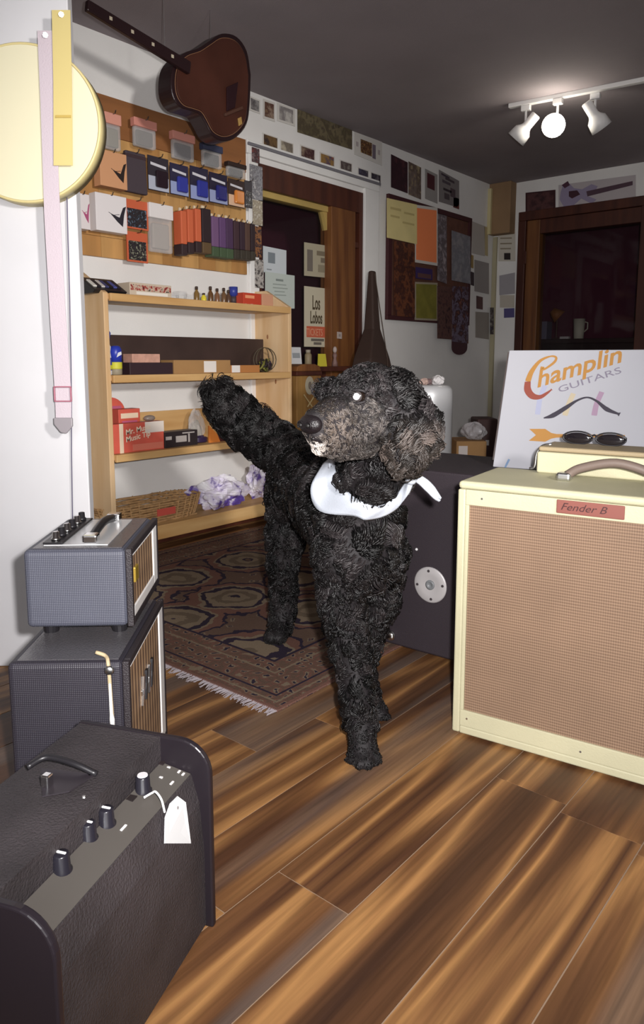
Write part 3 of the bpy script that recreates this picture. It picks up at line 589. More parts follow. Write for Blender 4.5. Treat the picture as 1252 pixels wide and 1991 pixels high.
flyer(vq(850, 878, 556, 558, 660, 658), 'dark poster hanging below the notice board frame', cols=[(66, 40, 44), (96, 66, 60), (50, 30, 36)], scale=22, X=XN+.005)
flyer(vq(879, 910, 556, 558, 668, 664), 'purple brown poster hanging lowest on the notice board', cols=[(70, 48, 60), (110, 100, 120), (60, 34, 40), (120, 74, 60)], scale=18, X=XN+.008)
q = rect(878, 655, 908, 690, XN+.004)
t = obj('round_tag', MB().prism([(-q[1], q[2])]+[(q[1]*math.cos(a), -q[2]*.2+q[2]*.8*math.sin(a)) for a in [math.pi+k*math.pi/10 for k in range(11)]]+[(q[1], q[2])], 0, 0, .004), plain(74, 46, 52)); t.location = q[0]; tag(t, 'dark round-ended tag hanging under the purple brown poster', 'tag')
GW = 'papers between notice board and corner'
wall_paper('paper', vq(917, 942, 430, 440, 498, 492), 'blank white sheet beside the notice board corner', 'paper', mats=plain(182, 176, 170), grp=GW)
wall_paper('paper', vq(941, 948, 440, 442, 498, 496), 'narrow cream paper strip near the corner post', 'paper', mats=plain(190, 174, 132), grp=GW)
wall_paper('paper', vq(915, 920, 495, 497, 522, 520), 'tiny mustard slip beside the notice board', 'paper', mats=plain(156, 132, 84), grp=GW)
wall_paper('paper', vq(915, 921, 528, 530, 556, 554), 'tiny dark slip beside the grey blue flyer', 'paper', mats=plain(60, 48, 54), grp=GW)
wall_paper('paper', vq(926, 938, 575, 578, 602, 600), 'small dark red photo on the grey wall near the corner', 'photo', [(84, 44, 44), (60, 34, 40)], grp=GW)
wall_paper('paper', vq(922, 950, 505, 512, 572, 566), 'faint grey sheet near the corner', 'paper', mats=plain(150, 144, 142), grp=GW)
wall_paper('paper', vq(924, 950, 606, 608, 660, 656), 'pale sheet low on the grey wall near corner', 'paper', mats=plain(150, 142, 134), grp=GW)
# far wall, left of the door frame and above it
YW = YB-.003
wall_paper('calendar', vq(969, 1002, 447, 446, 508, 508), 'white notice with lines and a black dot on the far wall', 'notice', mats=plain(196, 190, 178), wall='B', X=YW, prints=((.12, .25, .8, .29, plain(140, 128, 110)), (.12, .42, .8, .46, plain(140, 128, 110)), (.12, .58, .75, .62, plain(140, 128, 110)), (.35, .74, .72, .95, plain(44, 36, 36))))
wall_paper('paper', vq(971, 1001, 536, 530, 571, 574), 'tilted light grey sheet on the far wall', 'paper', mats=plain(158, 154, 158), wall='B', X=YW)
wall_paper('paper', vq(972, 1000, 574, 574, 598, 598), 'cream sheet above the blue card', 'paper', mats=plain(184, 176, 164), wall='B', X=YW)
wall_paper('card', vq(980, 1000, 600, 599, 617, 618), 'small dark blue card beside the door frame', 'card', mats=plain(82, 76, 122), wall='B', X=YW)
wall_paper('leaflet', vq(953, 960, 598, 598, 650, 650), 'thin blue and black leaflet hanging in the corner', 'leaflet', [(70, 70, 100), (50, 40, 40), (140, 134, 126)], wall='B', X=YW-.03)
wall_paper('framed_picture', vq(1022, 1080, 375, 369, 412, 418), 'dark red framed picture above the door', 'picture', [(56, 28, 32), (84, 50, 50), (48, 24, 28)], frame=plain(60, 30, 34), wall='B', X=YW, fw=.06)
gp = wall_paper('guitar_poster', vq(1086, 1236, 360, 340, 397, 408), 'pale poster of a lilac electric guitar above the door', 'poster', mats=plain(186, 178, 180), wall='B', X=YW)
def flat_on(name, t, pts, m, v, n=(0, -1, 0), ax=1, d=.0012):
    P = [pl(px, py, ax, v) for px, py in pts]; return obj(name, MB().slab([p-t.location for p in P], n, d), m, t)
ill = [(1094, 362), (1106, 356), (1116, 366), (1132, 368), (1150, 358), (1162, 362), (1156, 374), (1140, 380), (1160, 388), (1150, 396), (1130, 386), (1112, 402), (1096, 402), (1088, 388), (1090, 374)]
flat_on('print_guitar', gp, ill, plain(150, 140, 166), YW-.0035)
flat_on('print_pickguard', gp, [(1106, 372), (1122, 370), (1128, 378), (1112, 386), (1106, 382)], plain(70, 40, 52), YW-.005)
flat_on('print_neck', gp, [(1140, 372), (1230, 352), (1230, 360), (1142, 382)], plain(84, 62, 74), YW-.005)
flat_on('print_hook', gp, [(1092, 360), (1104, 352), (1108, 360), (1098, 366)], plain(80, 50, 66), YW-.005)
# papers and posters on the glazed screen
XG = XA-.052; GS = 'papers on the glazed screen'
def scr(q, lab, cat='paper', **kw): return wall_paper('poster' if cat == 'poster' else 'paper', q, lab, cat, X=kw.pop('X', XG), grp=GS, **kw)
scr(vq(511, 556, 478, 487, 534, 529), 'white certificate with a grey shield on the dark glass', mats=plain(196, 202, 206), prints=((.2, .2, .5, .62, plain(124, 132, 138)), (.15, .85, .35, .9, plain(140, 146, 150))))
scr(vq(515, 572, 528, 536, 600, 600), 'typed white sheet hanging under the shield certificate', mats=plain(186, 194, 188), X=XG+.004, prints=((.35, .16, .6, .22, plain(130, 138, 134)), (.25, .3, .7, .33, plain(150, 158, 152)), (.25, .4, .75, .43, plain(150, 158, 152)), (.3, .5, .65, .53, plain(150, 158, 152)), (.3, .6, .7, .63, plain(150, 158, 152))))
scr(vq(591, 643, 471, 479, 541, 536), 'grey concert poster with faded figures on dark glass', 'poster', mats=plain(168, 160, 138), prints=((.1, .2, .3, .85, plain(112, 104, 96)), (.45, .2, .95, .34, plain(120, 110, 92)), (.6, .4, .8, .55, plain(116, 106, 92)), (.5, .62, .95, .85, plain(138, 130, 110))))
ps = scr(vq(591, 641, 556, 562, 675, 674), 'white gig poster with black and red lettering on dark glass', 'poster', mats=plain(190, 182, 160), prints=((.08, .655, .92, .84, mat('redink', S(186, 92, 66), .6)), (.25, .86, .75, .905, plain(104, 98, 90)), (.35, .92, .65, .965, plain(104, 98, 90))))
ink = plain(78, 66, 48)
for body, (px, py), sz in (('Los', (607, 601), .12), ('Lobos', (603, 628), .105)):
    p = pl(px, py, 0, XG+.005)-ps.location; text('lettering', body, ink, ps, p, RX90, sz, 0, off=.002, sx=.45)
p = pl(596, 652, 0, XG+.0062)-ps.location; text('lettering', 'TICKETS', plain(210, 150, 120), ps, p, RX90, .062, 0, sx=.66)
# blue portrait poster and yellow slip on the narrow pane
bp_ = wall_paper('portrait_poster', vq(684, 718, 516, 520, 632, 630), 'violet poster with a pale blue bearded face on the narrow pane', 'poster', mats=plain(62, 36, 92), X=XG)
oval = [(701+12*math.cos(a), 572+24*math.sin(a)) for a in [k*math.pi/10 for k in range(20)]]
flat_on('print_face', bp_, oval, plain(150, 146, 196), XG+.0035, (1, 0, 0), 0)
flat_on('print_beard', bp_, [(694, 585), (710, 583), (708, 604), (702, 610), (696, 602)], plain(110, 96, 150), XG+.005, (1, 0, 0), 0)
for e in ((692, 700), (704, 712)): flat_on('print_eye', bp_, [(e[0], 566), (e[1], 566), (e[1], 570), (e[0], 570)], plain(84, 76, 128), XG+.005, (1, 0, 0), 0)
scr(vq(684, 695, 622, 622, 656, 656), 'yellow slip under the violet portrait poster', mats=plain(196, 184, 60), X=XG+.004)
scr(vq(697, 716, 624, 625, 652, 652), 'dark blue slip beside the yellow slip', mats=plain(66, 58, 140), X=XG+.004)
scr(vq(690, 712, 402, 408, 456, 450), 'faint violet sheet high on the narrow pane', mats=plain(112, 92, 110))
scr(vq(690, 712, 480, 484, 512, 510), 'dim brown sheet in the middle of the narrow pane', mats=plain(112, 92, 76))
t = wall_paper('switch_plate', vq(655, 664, 645, 646, 659, 658), 'small pale switch plate on the wooden mullion', 'switch plate', mats=plain(170, 156, 150), X=XA+.0065, prints=((.3, .3, .7, .7, plain(140, 128, 124)),))
# on the sill
def on_sill(px, top, w, name, lab, cat, build, X=XA+.03):
    y = pl(px, top+10, 0, X).y; zt = pl(px, top, 0, X).z; t = thing(name, lab, cat, (X, y, .81), 0, None); build(t, w*m_per_px(Vector((X, y, .85)))/2, zt-.81); return t
def b_card(c, tx=None):
    def f(t, hw, h):
        obj('front', MB().prism([(-.02, 0), (0, 0), (-.012, h), (-.016, h)], 1, -hw*1.2, hw*1.2), plain(*c), t)
        if tx: obj('print_strip', MB().slab([(-.0035, -hw*.8, h*.45), (-.0035, hw*.8, h*.45), (-.0075, hw*.8, h*.7), (-.0075, -hw*.8, h*.7)], (1, 0, .3), .002), plain(*tx), t)
    return f
on_sill(577, 675, 26, 'tent_card', 'white folded card on the sill beside the shelf', 'card', b_card((206, 206, 208), (150, 154, 158)))
on_sill(629, 688, 18, 'tent_card', 'yellow folded card on the sill', 'card', b_card((196, 184, 60)))
def jar(c, c2):
    def f(t, hw, h):
        obj('body', MB().lathe([(hw*.8, 0), (hw, .004), (hw, h*.7), (hw*.6, h*.82)], n=16), plain(*c), t, smooth=True)
        obj('lid', MB().lathe([(hw*.7, h*.82), (hw*.7, h), (hw*.5, h)], n=16), plain(*c2), t, smooth=True)
    return f
on_sill(599, 680, 14, 'jar', 'small olive jar beside the white folded card', 'jar', jar((132, 118, 92), (150, 140, 124)))
on_sill(651, 674, 12, 'figurine', 'pale figurine on the sill by the mullion', 'figurine', lambda t, hw, h: (obj('body', MB().lathe([(hw, 0), (hw*.9, h*.2), (hw*.5, h*.4), (hw*.8, h*.55), (hw*.45, h*.7)], n=14), plain(120, 92, 86), t, smooth=True), obj('head', MB().ball((0, 0, h*.84), (hw*.7, hw*.7, h*.17)), plain(170, 154, 148), t, smooth=True)))
# wooden crate with an oval badge under the sill
p = pl(592, 715, 0, XA+.20); zc = pl(592, 708, 0, XA+.24).z
cr = thing('wooden_cabinet', 'dark wooden cabinet with round lid and oval badge under the sill', 'cabinet', (XA+.15, p.y, 0)); hw = .105
obj('body', MB().box(-.085, .085, -hw, hw, 0, zc-.065), mat('cabwood', S(146, 110, 60), .5, var=.3, vscale=4, stretch=(5, 5, .5), col2=S(110, 76, 42)), cr, bevel=.004)
obj('lid_rail', MB().box(-.09, .09, -hw-.004, hw+.004, zc-.064, zc-.04), 'darkwood', cr, bevel=.004)
obj('lid', MB().prism([(-hw, zc-.0395), (hw, zc-.0395), (hw*.9, zc-.012), (hw*.5, zc), (-hw*.5, zc), (-hw*.9, zc-.012)], 0, -.085, .085), 'midwood', cr, bevel=.004)
zb = pl(592, 750, 0, XA+.24).z
obj('badge', MB().prism([(.036*math.cos(a), zb+.052*math.sin(a)) for a in [k*math.pi/14 for k in range(28)]], 0, .0855, .090), plain(150, 142, 124), cr, bevel=.001)
obj('badge_centre', MB().prism([(.014*math.cos(a), zb+.022*math.sin(a)) for a in [k*math.pi/10 for k in range(20)]], 0, .0901, .092), plain(100, 90, 80), cr)
for s in (-1, 1): obj('crossed_stick', MB().tube([(.089, s*.05, zb-.05), (.089, -s*.02, zb-.12)], .004, 6), plain(170, 150, 110), cr)
# slim gig bag leaning at the white post
base = pl(722, 700, 0, XA+.16)
gb = thing('gig_bag', 'slim dark gig bag leaning against the white post', 'gig bag', (base.x, base.y, 0)); gi = inv_of(gb)
tp = pl(716, 527, 0, XA+.05); y0 = pl(697, 690, 0, XA+.16).y; y1 = pl(744, 690, 0, XA+.16).y
ring = lambda ya, yb, xa, xb, zz: [(xa, ya, zz), (xa, yb, zz), (xb, yb, zz), (xb, ya, zz)]
lv = [(y0-.05, y1+.02, XA+.08, XA+.30, 0), (y0-.05, y1+.02, XA+.08, XA+.30, .55), (pl(716, 690, 0, XA+.2).y, y1, XA+.08, XA+.22, .86), (pl(716, 640, 0, XA+.1).y, pl(731, 640, 0, XA+.1).y, XA+.06, XA+.14, pl(722, 640, 0, XA+.1).z), (tp.y-.012, tp.y+.035, XA+.055, XA+.09, tp.z)]
vs = []; [vs.extend(ring(*l)) for l in lv]; k = len(lv)
fs = [(0, 3, 2, 1), tuple(range(4*k-4, 4*k))]+[(4*i+j, 4*i+(j+1) % 4, 4*i+4+(j+1) % 4, 4*i+4+j) for i in range(k-1) for j in range(4)]
obj('bag', MB().add(vs, [f[::-1] for f in fs]), mat('gigbag', S(62, 46, 40), .75), gb, inv=gi, bevel=.012, seg=3)
obj('zip', MB().tube([gi@Vector((XA+.305, (y0+y1)/2, .1)), gi@Vector((XA+.305, (y0+y1)/2, .55)), gi@Vector((XA+.225, y1-.04, .86)), gi@Vector((XA+.095, tp.y+.01, tp.z-.02))], .003, 6), plain(76, 60, 50), gb)
# things glimpsed in the dark room
def dark_thing(px, py, dY): return pl(px, py, 1, YB+dY)
p = dark_thing(1125, 655, .75); sb = thing('dark_counter', 'dark counter behind the glass door', 'counter', (-2.0, YB+.75, 0))
obj('top', MB().box(-.9, .9, -.2, .2, p.z-.06, p.z-.02), plain(46, 26, 26), sb, bevel=.004); obj('front_panel', MB().box(-.85, .85, -.15, .15, 0, p.z-.061), plain(40, 22, 22), sb)
zt = p.z-.02; c = dark_thing(1126, 632, .75)
mg = thing('mug', 'white mug with a handle on the dark counter', 'mug', (c.x, c.y, zt)); h = dark_thing(1126, 620, .75).z-zt
obj('body', MB().lathe([(.038, 0), (.042, .004), (.05, h), (.046, h), (.038, .01)], n=20), plain(206, 200, 184), mg, smooth=True)
obj('handle', MB().tube([(.046, 0, h*.85), (.075, 0, h*.8), (.075, 0, h*.5), (.045, 0, h*.35)], .006, 8), plain(206, 200, 184), mg, smooth=True)
c = dark_thing(1098, 668, .6); t = obj('card', MB().box(-.04, .04, -.02, .02, 0, .02), plain(196, 190, 190)); t.location = (c.x, c.y, zt); tag(t, 'small white card box on the dark counter', 'card box')
c = dark_thing(1055, 655, .7); t = obj('carton', MB().box(-.06, .06, -.06, .06, 0, .16), plain(110, 104, 124), bevel=.004); t.location = (c.x, c.y, zt); tag(t, 'grey blue carton on the dark counter', 'carton')
c = dark_thing(1082, 640, .85); lp = thing('desk_lamp', 'small brown shaded lamp on the dark counter', 'lamp', (c.x, c.y, zt)); hh = dark_thing(1088, 612, .85).z-zt
obj('stem', MB().tube([(0, 0, 0), (0, 0, hh)], .008, 8), plain(80, 50, 40), lp); obj('foot', MB().lathe([(.05, 0), (.05, .01), (.01, .02)], n=16), plain(80, 50, 40), lp); sd = obj('shade', MB().lathe([(.07, -.03), (.03, .06), (.027, .06), (.066, -.03)], n=18), plain(150, 92, 48), lp, smooth=True); sd.location = (0, 0, hh); sd.rotation_euler = (.3, -.8, 0)
c = dark_thing(1053, 497, .3); t = thing('hanging_tag', 'pale key tag with blue top hanging behind the door glass', 'tag', c)
obj('tag', MB().box(-.028, .028, -.003, .003, -.075, .055), plain(126, 126, 128), t, bevel=.002); obj('blue_top', MB().box(-.028, .028, -.0035, .0035, .056, .09), plain(66, 56, 110), t); obj('cord', MB().tube([(0, 0, .09), (0, 0, .09+2.5-c.z-.09)], .002, 5), plain(60, 50, 50), t)
# ------------------------------------------------------------------ weave materials
def weave_mat(key, ca, cb, s1, s2, ax1=2, ax2=0, rough=.75, amt=.6, bump=.3):
    m, N, L, b = nodes(key); tc = N.new('ShaderNodeTexCoord'); sp = N.new('ShaderNodeSeparateXYZ'); L.new(tc.outputs['Object'], sp.inputs[0])
    def wave(ax, s):
        mu = N.new('ShaderNodeMath'); mu.operation = 'MULTIPLY'; mu.inputs[1].default_value = 2*math.pi/s; L.new(sp.outputs[ax], mu.inputs[0])
        si2 = N.new('ShaderNodeMath'); si2.operation = 'SINE'; L.new(mu.outputs[0], si2.inputs[0]); mr = N.new('ShaderNodeMapRange'); mr.inputs[1].default_value = -1; L.new(si2.outputs[0], mr.inputs[0]); return mr.outputs[0]
    a, c = wave(ax1, s1), wave(ax2, s2); mix = N.new('ShaderNodeMath'); mix.operation = 'MULTIPLY_ADD'; mix.inputs[1].default_value = amt; L.new(a, mix.inputs[0])
    m2 = N.new('ShaderNodeMath'); m2.operation = 'MULTIPLY'; m2.inputs[1].default_value = 1-amt; L.new(c, m2.inputs[0]); L.new(m2.outputs[0], mix.inputs[2])
    n = N.new('ShaderNodeTexNoise'); n.inputs['Scale'].default_value = 9; L.new(tc.outputs['Object'], n.inputs['Vector'])
    r = N.new('ShaderNodeMix'); r.data_type = 'RGBA'; L.new(mix.outputs[0], r.inputs[0]); r.inputs[6].default_value = (*S(*ca), 1); r.inputs[7].default_value = (*S(*cb), 1)
    hs = N.new('ShaderNodeHueSaturation'); mr = N.new('ShaderNodeMapRange'); mr.inputs[3].default_value = .85; mr.inputs[4].default_value = 1.15; L.new(n.outputs['Fac'], mr.inputs[0]); L.new(mr.outputs[0], hs.inputs['Value']); L.new(r.outputs[2], hs.inputs['Color'])
    L.new(hs.outputs[0], b.inputs['Base Color']); b.inputs['Roughness'].default_value = rough
    bp = N.new('ShaderNodeBump'); bp.inputs['Strength'].default_value = bump; bp.inputs['Distance'].default_value = .001; L.new(mix.outputs[0], bp.inputs['Height']); L.new(bp.outputs[0], b.inputs['Normal']); return m
weave_mat('grille_tan', (92, 70, 54), (140, 114, 92), .0062, .0045)
weave_mat('grille_stripe', (70, 46, 32), (168, 136, 102), .05, .024, 2, 0, amt=.1)
weave_mat('tolex_blue', (58, 59, 70), (82, 84, 96), .0034, .0034, 2, 1, .5, .5, .6)
weave_mat('tolex_dark', (34, 31, 38), (50, 47, 56), .0034, .0034, 2, 1, .5, .5, .6)
mat('tweed_cream', S(176, 171, 142), .6, var=.06, vscale=7, bump=.15, bscale=300)
mat('white_pipe', S(222, 220, 218), .5)
mat('leather_brown', S(104, 90, 82), .55)

# ------------------------------------------------------------------ cream amplifier
a = pl(878, 1425, 2, 0); b = pl(1165, 1508, 2, 0); ang = math.atan2(b.y-a.y, b.x-a.x)
W, H, D = .60, .588, .25
am = thing('tweed_amplifier', 'cream guitar amplifier with tan woven grille standing on the planks', 'amplifier', a, ang)
sh_ = [(0, 0), (W, 0), (W, H), (0, H)]
T = .018
obj('side_panel', MB().box(0, T, 0, D, .006, H-T), 'tweed_cream', am, bevel=.004); obj('side_panel', MB().box(W-T, W, 0, D, .006, H-T), 'tweed_cream', am, bevel=.004)
obj('top_panel', MB().box(0, W, 0, D, H-T, H), 'tweed_cream', am, bevel=.008, seg=3); obj('bottom_panel', MB().box(T, W-T, .0, D, .006, .006+T), 'tweed_cream', am, bevel=.003)
obj('back_panel', MB().box(T, W-T, D-.012, D-.004, .03, H-T), 'tweed_cream', am)
gx0, gx1, gz0, gz1 = .026, W-.026, .062, H-.052
for q in ((T, gx0, gz0, gz1), (gx1, W-T, gz0, gz1), (T, W-T, .024, gz0), (T, W-T, gz1, H-T)):
    obj('front_rail', MB().box(q[0], q[1], .001, .016, q[2], q[3]), 'tweed_cream', am, bevel=.0015)
obj('grille_cloth', MB().box(gx0, gx1, .006, .010, gz0, gz1), 'grille_tan', am)
for x, z in ((.035, .044), (.285, .040), (.55, .044), (.055, H-.035), (.52, H-.035)):
    obj('screw', MB().lathe([(.0028, 0), (.0022, .0015)], (x, .0012, z), (0, -1, 0), 10), 'steel', am)
for x in (.03, W-.03):
    for y in (.03, D-.03): obj('foot', MB().lathe([(.012, 0), (.014, .006)], (x, y, 0), n=12), 'black_plastic', am)
np_ = obj('name_plate', MB().box(.214, .345, -.0035, .0005, H-.047, H-.019), mat('plate_red', S(124, 76, 68), .35), am, bevel=.002)
text('lettering', 'Fender B', mat('plate_ink', S(62, 36, 36), .4), am, (.222, -.0041, H-.039), (math.pi/2, 0, 0), .021, .35, ext=.0003, sx=1.15)
hd = obj('handle', MB().tube(curvy([(.20, .13, H+.012), (.23, .13, H+.030), (.30, .13, H+.046), (.37, .13, H+.030), (.40, .13, H+.012)]), [.010]*25, 10), 'leather_brown', am, smooth=True)
for x in (.195, .405):
    obj('handle_cap', MB().box(x-.016, x+.016, .114, .146, H, H+.018), 'steel', am, bevel=.006, seg=3)
# cream box lying on the amplifier top
c = pl(1042, 918, 2, H+.001); zt = .062
bx = thing('cream_box', 'shallow cream box with a metal latch lying on the cream amplifier', 'box', (c.x, c.y, H), ang)
obj('body', MB().box(0, .29, 0, .13, 0, zt-.012), 'tweed_cream', bx, bevel=.005, seg=3); obj('lid', MB().box(.002, .288, .004, .13, zt-.0115, zt), mat('tweed_lid', S(146, 130, 102), .65, bump=.15, bscale=300), bx, bevel=.005, seg=3)
obj('latch', MB().tube(curvy([(-.03, .05, .001), (-.018, .05, .006), (-.014, .05, .04), (.0, .05, zt-.004), (.02, .05, zt+.001)], 4), .004, 6), 'steel', bx, smooth=True)
# sunglasses on the box
gl = thing('sunglasses', 'black sunglasses resting on the shallow cream box', 'sunglasses', bx.matrix_world.translation, ang)
R0 = Matrix.Rotation(ang, 3, 'Z'); gl.location = Vector((c.x, c.y, H+zt))+R0@Vector((.038, .10, 0))
for i, x in enumerate((.03, .105)):
    obj('lens', MB().ball((x, 0, .014), (.032, .005, .0135), 20, 12), mat('lens', (.01, .008, .01), .05, coat=1), gl, smooth=True)
    obj('rim', MB().tube([(x+.034*math.cos(t_), -.001, .0155+.0150*math.sin(t_)) for t_ in [k*math.pi/12 for k in range(25)]], .0022, 6), 'black_plastic', gl, smooth=True)
obj('bridge', MB().tube([(.06, 0, .02), (.068, -.002, .024), (.075, 0, .02)], .0024, 6), 'black_plastic', gl)
for x, s in ((-.004, -1), (.139, 1)): obj('temple', MB().tube([(x, 0, .02), (x-s*.012, .03, .012), (x-s*.02, .034+.0, .004)], .0022, 6), 'black_plastic', gl)

# ------------------------------------------------------------------ black speaker cabinet
a2 = pl(745, 1255, 2, 0); b2 = pl(876, 1292, 2, 0); ang2 = math.atan2(b2.y-a2.y, b2.x-a2.x); CW, CH, CD = .78, .545, .38
cb0 = a2-Vector((math.cos(ang2), math.sin(ang2), 0))*.025
cb = thing('speaker_cabinet', 'black carpeted speaker cabinet with round silver jack dish behind the dog', 'speaker', cb0, ang2)
obj('body', MB().box(0, CW, 0, CD, .012, CH), mat('cab_black', (.024, .017, .022), .62, bump=.4, bscale=500), cb, bevel=.006)
def cabxy(px, py):                     # local x, z on the cabinet's front face
    n = Vector((math.sin(ang2), -math.cos(ang2), 0)); r = ray(px, py); p = EYE+r*((cb0-EYE).dot(n)/r.dot(n)); q = p-cb0; return q.x*math.cos(ang2)+q.y*math.sin(ang2), p.z
dx_, dz_ = cabxy(837, 1137); rr = .052
ds = obj('jack_dish', MB().lathe([(rr, 0), (rr, .002), (rr*.93, .004), (rr*.55, .0045), (rr*.30, .001), (rr*.28, .001)], (dx_, -.0005, dz_), (0, -1, 0), 36), mat('dish', S(176, 172, 172), .45, metal=.2), cb, smooth=True)
obj('jack', MB().lathe([(.014, 0), (.014, .004), (.008, .0045), (.006, .001)], (dx_, -.001, dz_), (0, -1, 0), 20), mat('jackgrey', S(112, 114, 116), .4), ds, smooth=True)
for k in range(4):
    an = k*math.pi/2+.12; obj('dish_screw', MB().lathe([(.0042, 0), (.0034, .0022)], (dx_+math.cos(an)*rr*.78, -.0046, dz_+math.sin(an)*rr*.78), (0, -1, 0), 10), plain(56, 50, 52), ds)
x, z = cabxy(760, 1235); obj('corner_knob', MB().lathe([(.016, 0), (.016, .004), (.012, .010), (.004, .012)], (x, -.0005, z), (0, -1, 0), 18), 'chrome', cb, smooth=True)
x, z = cabxy(810, 1068); obj('screw', MB().lathe([(.004, 0), (.003, .002)], (x, -.0005, z), (0, -1, 0), 10), 'satin_white', cb)
for x in (.11, CW-.06):
    for y in (.05, CD-.05): obj('foot', MB().lathe([(.018, 0), (.02, .012)], (x, y, 0), n=14), 'black_plastic', cb)

# ------------------------------------------------------------------ printed sign standing on the cabinet
zc0 = CH+.001
B0 = pl(958, 907, 2, zc0); dB = B0.dot(FH); T0 = at(990, 681, dB+.115)
up_ = (T0-B0); Lh = up_.length; up_.normalize()
hz = Vector((up_.x, up_.y, 0)).normalized(); u_ = Vector((-hz.y, hz.x, 0)); u_ = u_ if u_.dot(RT) > 0 else -u_
nn = u_.cross(up_).normalized(); nn = nn if nn.dot(FH) < 0 else -nn
sg = thing('sign_board', 'white Champlin guitar shop sign board leaning on black cabinet', 'sign', B0)
SW = .47; M4 = Matrix((u_, up_, nn)).transposed().to_4x4()
def sobj(name, mb, m, parent=None, **kw):
    o = obj(name, mb, m, parent or sg, **kw)
    if parent is None: o.matrix_local = M4
    return o
bd = sobj('board', MB().box(0, SW, 0, Lh, -.012, 0), mat('signwhite', S(160, 160, 166), .3, var=.01), bevel=.002)
obj('edge', MB().box(-.004, -.0001, .02, Lh-.005, -.014, -.001), plain(70, 62, 60), bd)
obj('strut', MB().slab([(.12, .02, -.16), (.14, .02, -.16), (.14, Lh*.8, -.013), (.12, Lh*.8, -.013)], (0, .4, -1), .008), plain(90, 80, 76), bd)
def sp(px, py):
    r = ray(px, py); P = EYE+r*((B0-EYE).dot(nn)/r.dot(nn)); q = P-B0; return (q.dot(u_), q.dot(up_))
def stroke(name, pts, ws, m, z=.0006):   # brush stroke of varying width on the board
    c2 = [Vector((*sp(*p), 0)) for p in pts]; P = curvy(c2, 7); k = len(P); vs = []
    wi = [ws[min(int(i/(k-1)*(len(ws)-1)), len(ws)-2)]+(ws[min(int(i/(k-1)*(len(ws)-1))+1, len(ws)-1)]-ws[min(int(i/(k-1)*(len(ws)-1)), len(ws)-2)])*((i/(k-1)*(len(ws)-1)) % 1) for i in range(k)]
    for i, p in enumerate(P):
        t = (P[min(i+1, k-1)]-P[max(i-1, 0)]); t = Vector((t.x, t.y, 0)).normalized(); s = Vector((-t.y, t.x, 0))*wi[i]*.00155/2
        vs += [(p.x+s.x, p.y+s.y, z), (p.x-s.x, p.y-s.y, z)]
    return obj(name, MB().add(vs, [(2*i, 2*i+1, 2*i+3, 2*i+2) for i in range(k-1)]), m, bd)
gold, rust = mat('gold_ink', S(158, 114, 58), .5), mat('rust_ink', S(128, 66, 54), .5)
stroke('letter_c', [(1055, 713), (1054, 718), (1062, 716), (1078, 704), (1081, 695), (1070, 693), (1050, 702), (1034, 722), (1026, 742)], [7, 6, 4, 5, 4, 3, 6, 9, 11], gold)
stroke('letter_c', [(1026, 742), (1026, 758), (1035, 770), (1050, 772), (1064, 764), (1073, 757)], [11, 13, 12, 8, 5, 2], rust)
def sline(px0, py0, px1, py1):
    A, B = Vector(sp(px0, py0)), Vector(sp(px1, py1)); return A, math.atan2(B.y-A.y, B.x-A.x), (B-A).length
A, an, ln = sline(1043, 754, 1168, 716)
text('lettering', 'hamplin', gold, bd, (A.x, A.y, .0008), (0, 0, an), .072, .35, ext=.0003, off=.0012, sx=1.05)
A, an, ln = sline(1086, 764, 1168, 738)
text('lettering', 'GUITARS', mat('grey_ink', S(116, 110, 124), .5), bd, (A.x, A.y, .0008), (0, 0, an), .027, .0, ext=.0002, sx=1.6)
stroke('blue_bar', [(1060, 750), (1050, 775), (1045, 806)], [9, 9, 10], mat('lilac_ink', S(148, 151, 172), .5), .0003)
stroke('yellow_bar', [(1115, 765), (1106, 785), (1098, 808)], [9, 9, 10], mat('pale_yellow_ink', S(168, 156, 134), .5), .0003)
stroke('pink_bar', [(1170, 762), (1160, 785), (1155, 808)], [9, 9, 10], mat('pink_ink', S(144, 120, 140), .5), .0003)
stroke('black_curve', [(1057, 813), (1075, 808), (1100, 793), (1122, 779), (1142, 773), (1160, 780), (1180, 796), (1205, 806)], [2, 9, 8, 4, 3, 4, 8, 3], plain(52, 48, 58), .0010)
ap = [(1029, 834), (1060, 834), (1072, 842), (1082, 844), (1215, 846), (1215, 850), (1082, 851), (1072, 853), (1060, 859), (1028, 857), (1042, 846)]
obj('print_arrow', MB().add([(*sp(*p), .0007) for p in ap], [tuple(range(len(ap)))[::-1]]), gold, bd)
stroke('blue_mark', [(990, 893), (985, 903), (982, 909)], [4, 4, 3], plain(100, 122, 150))

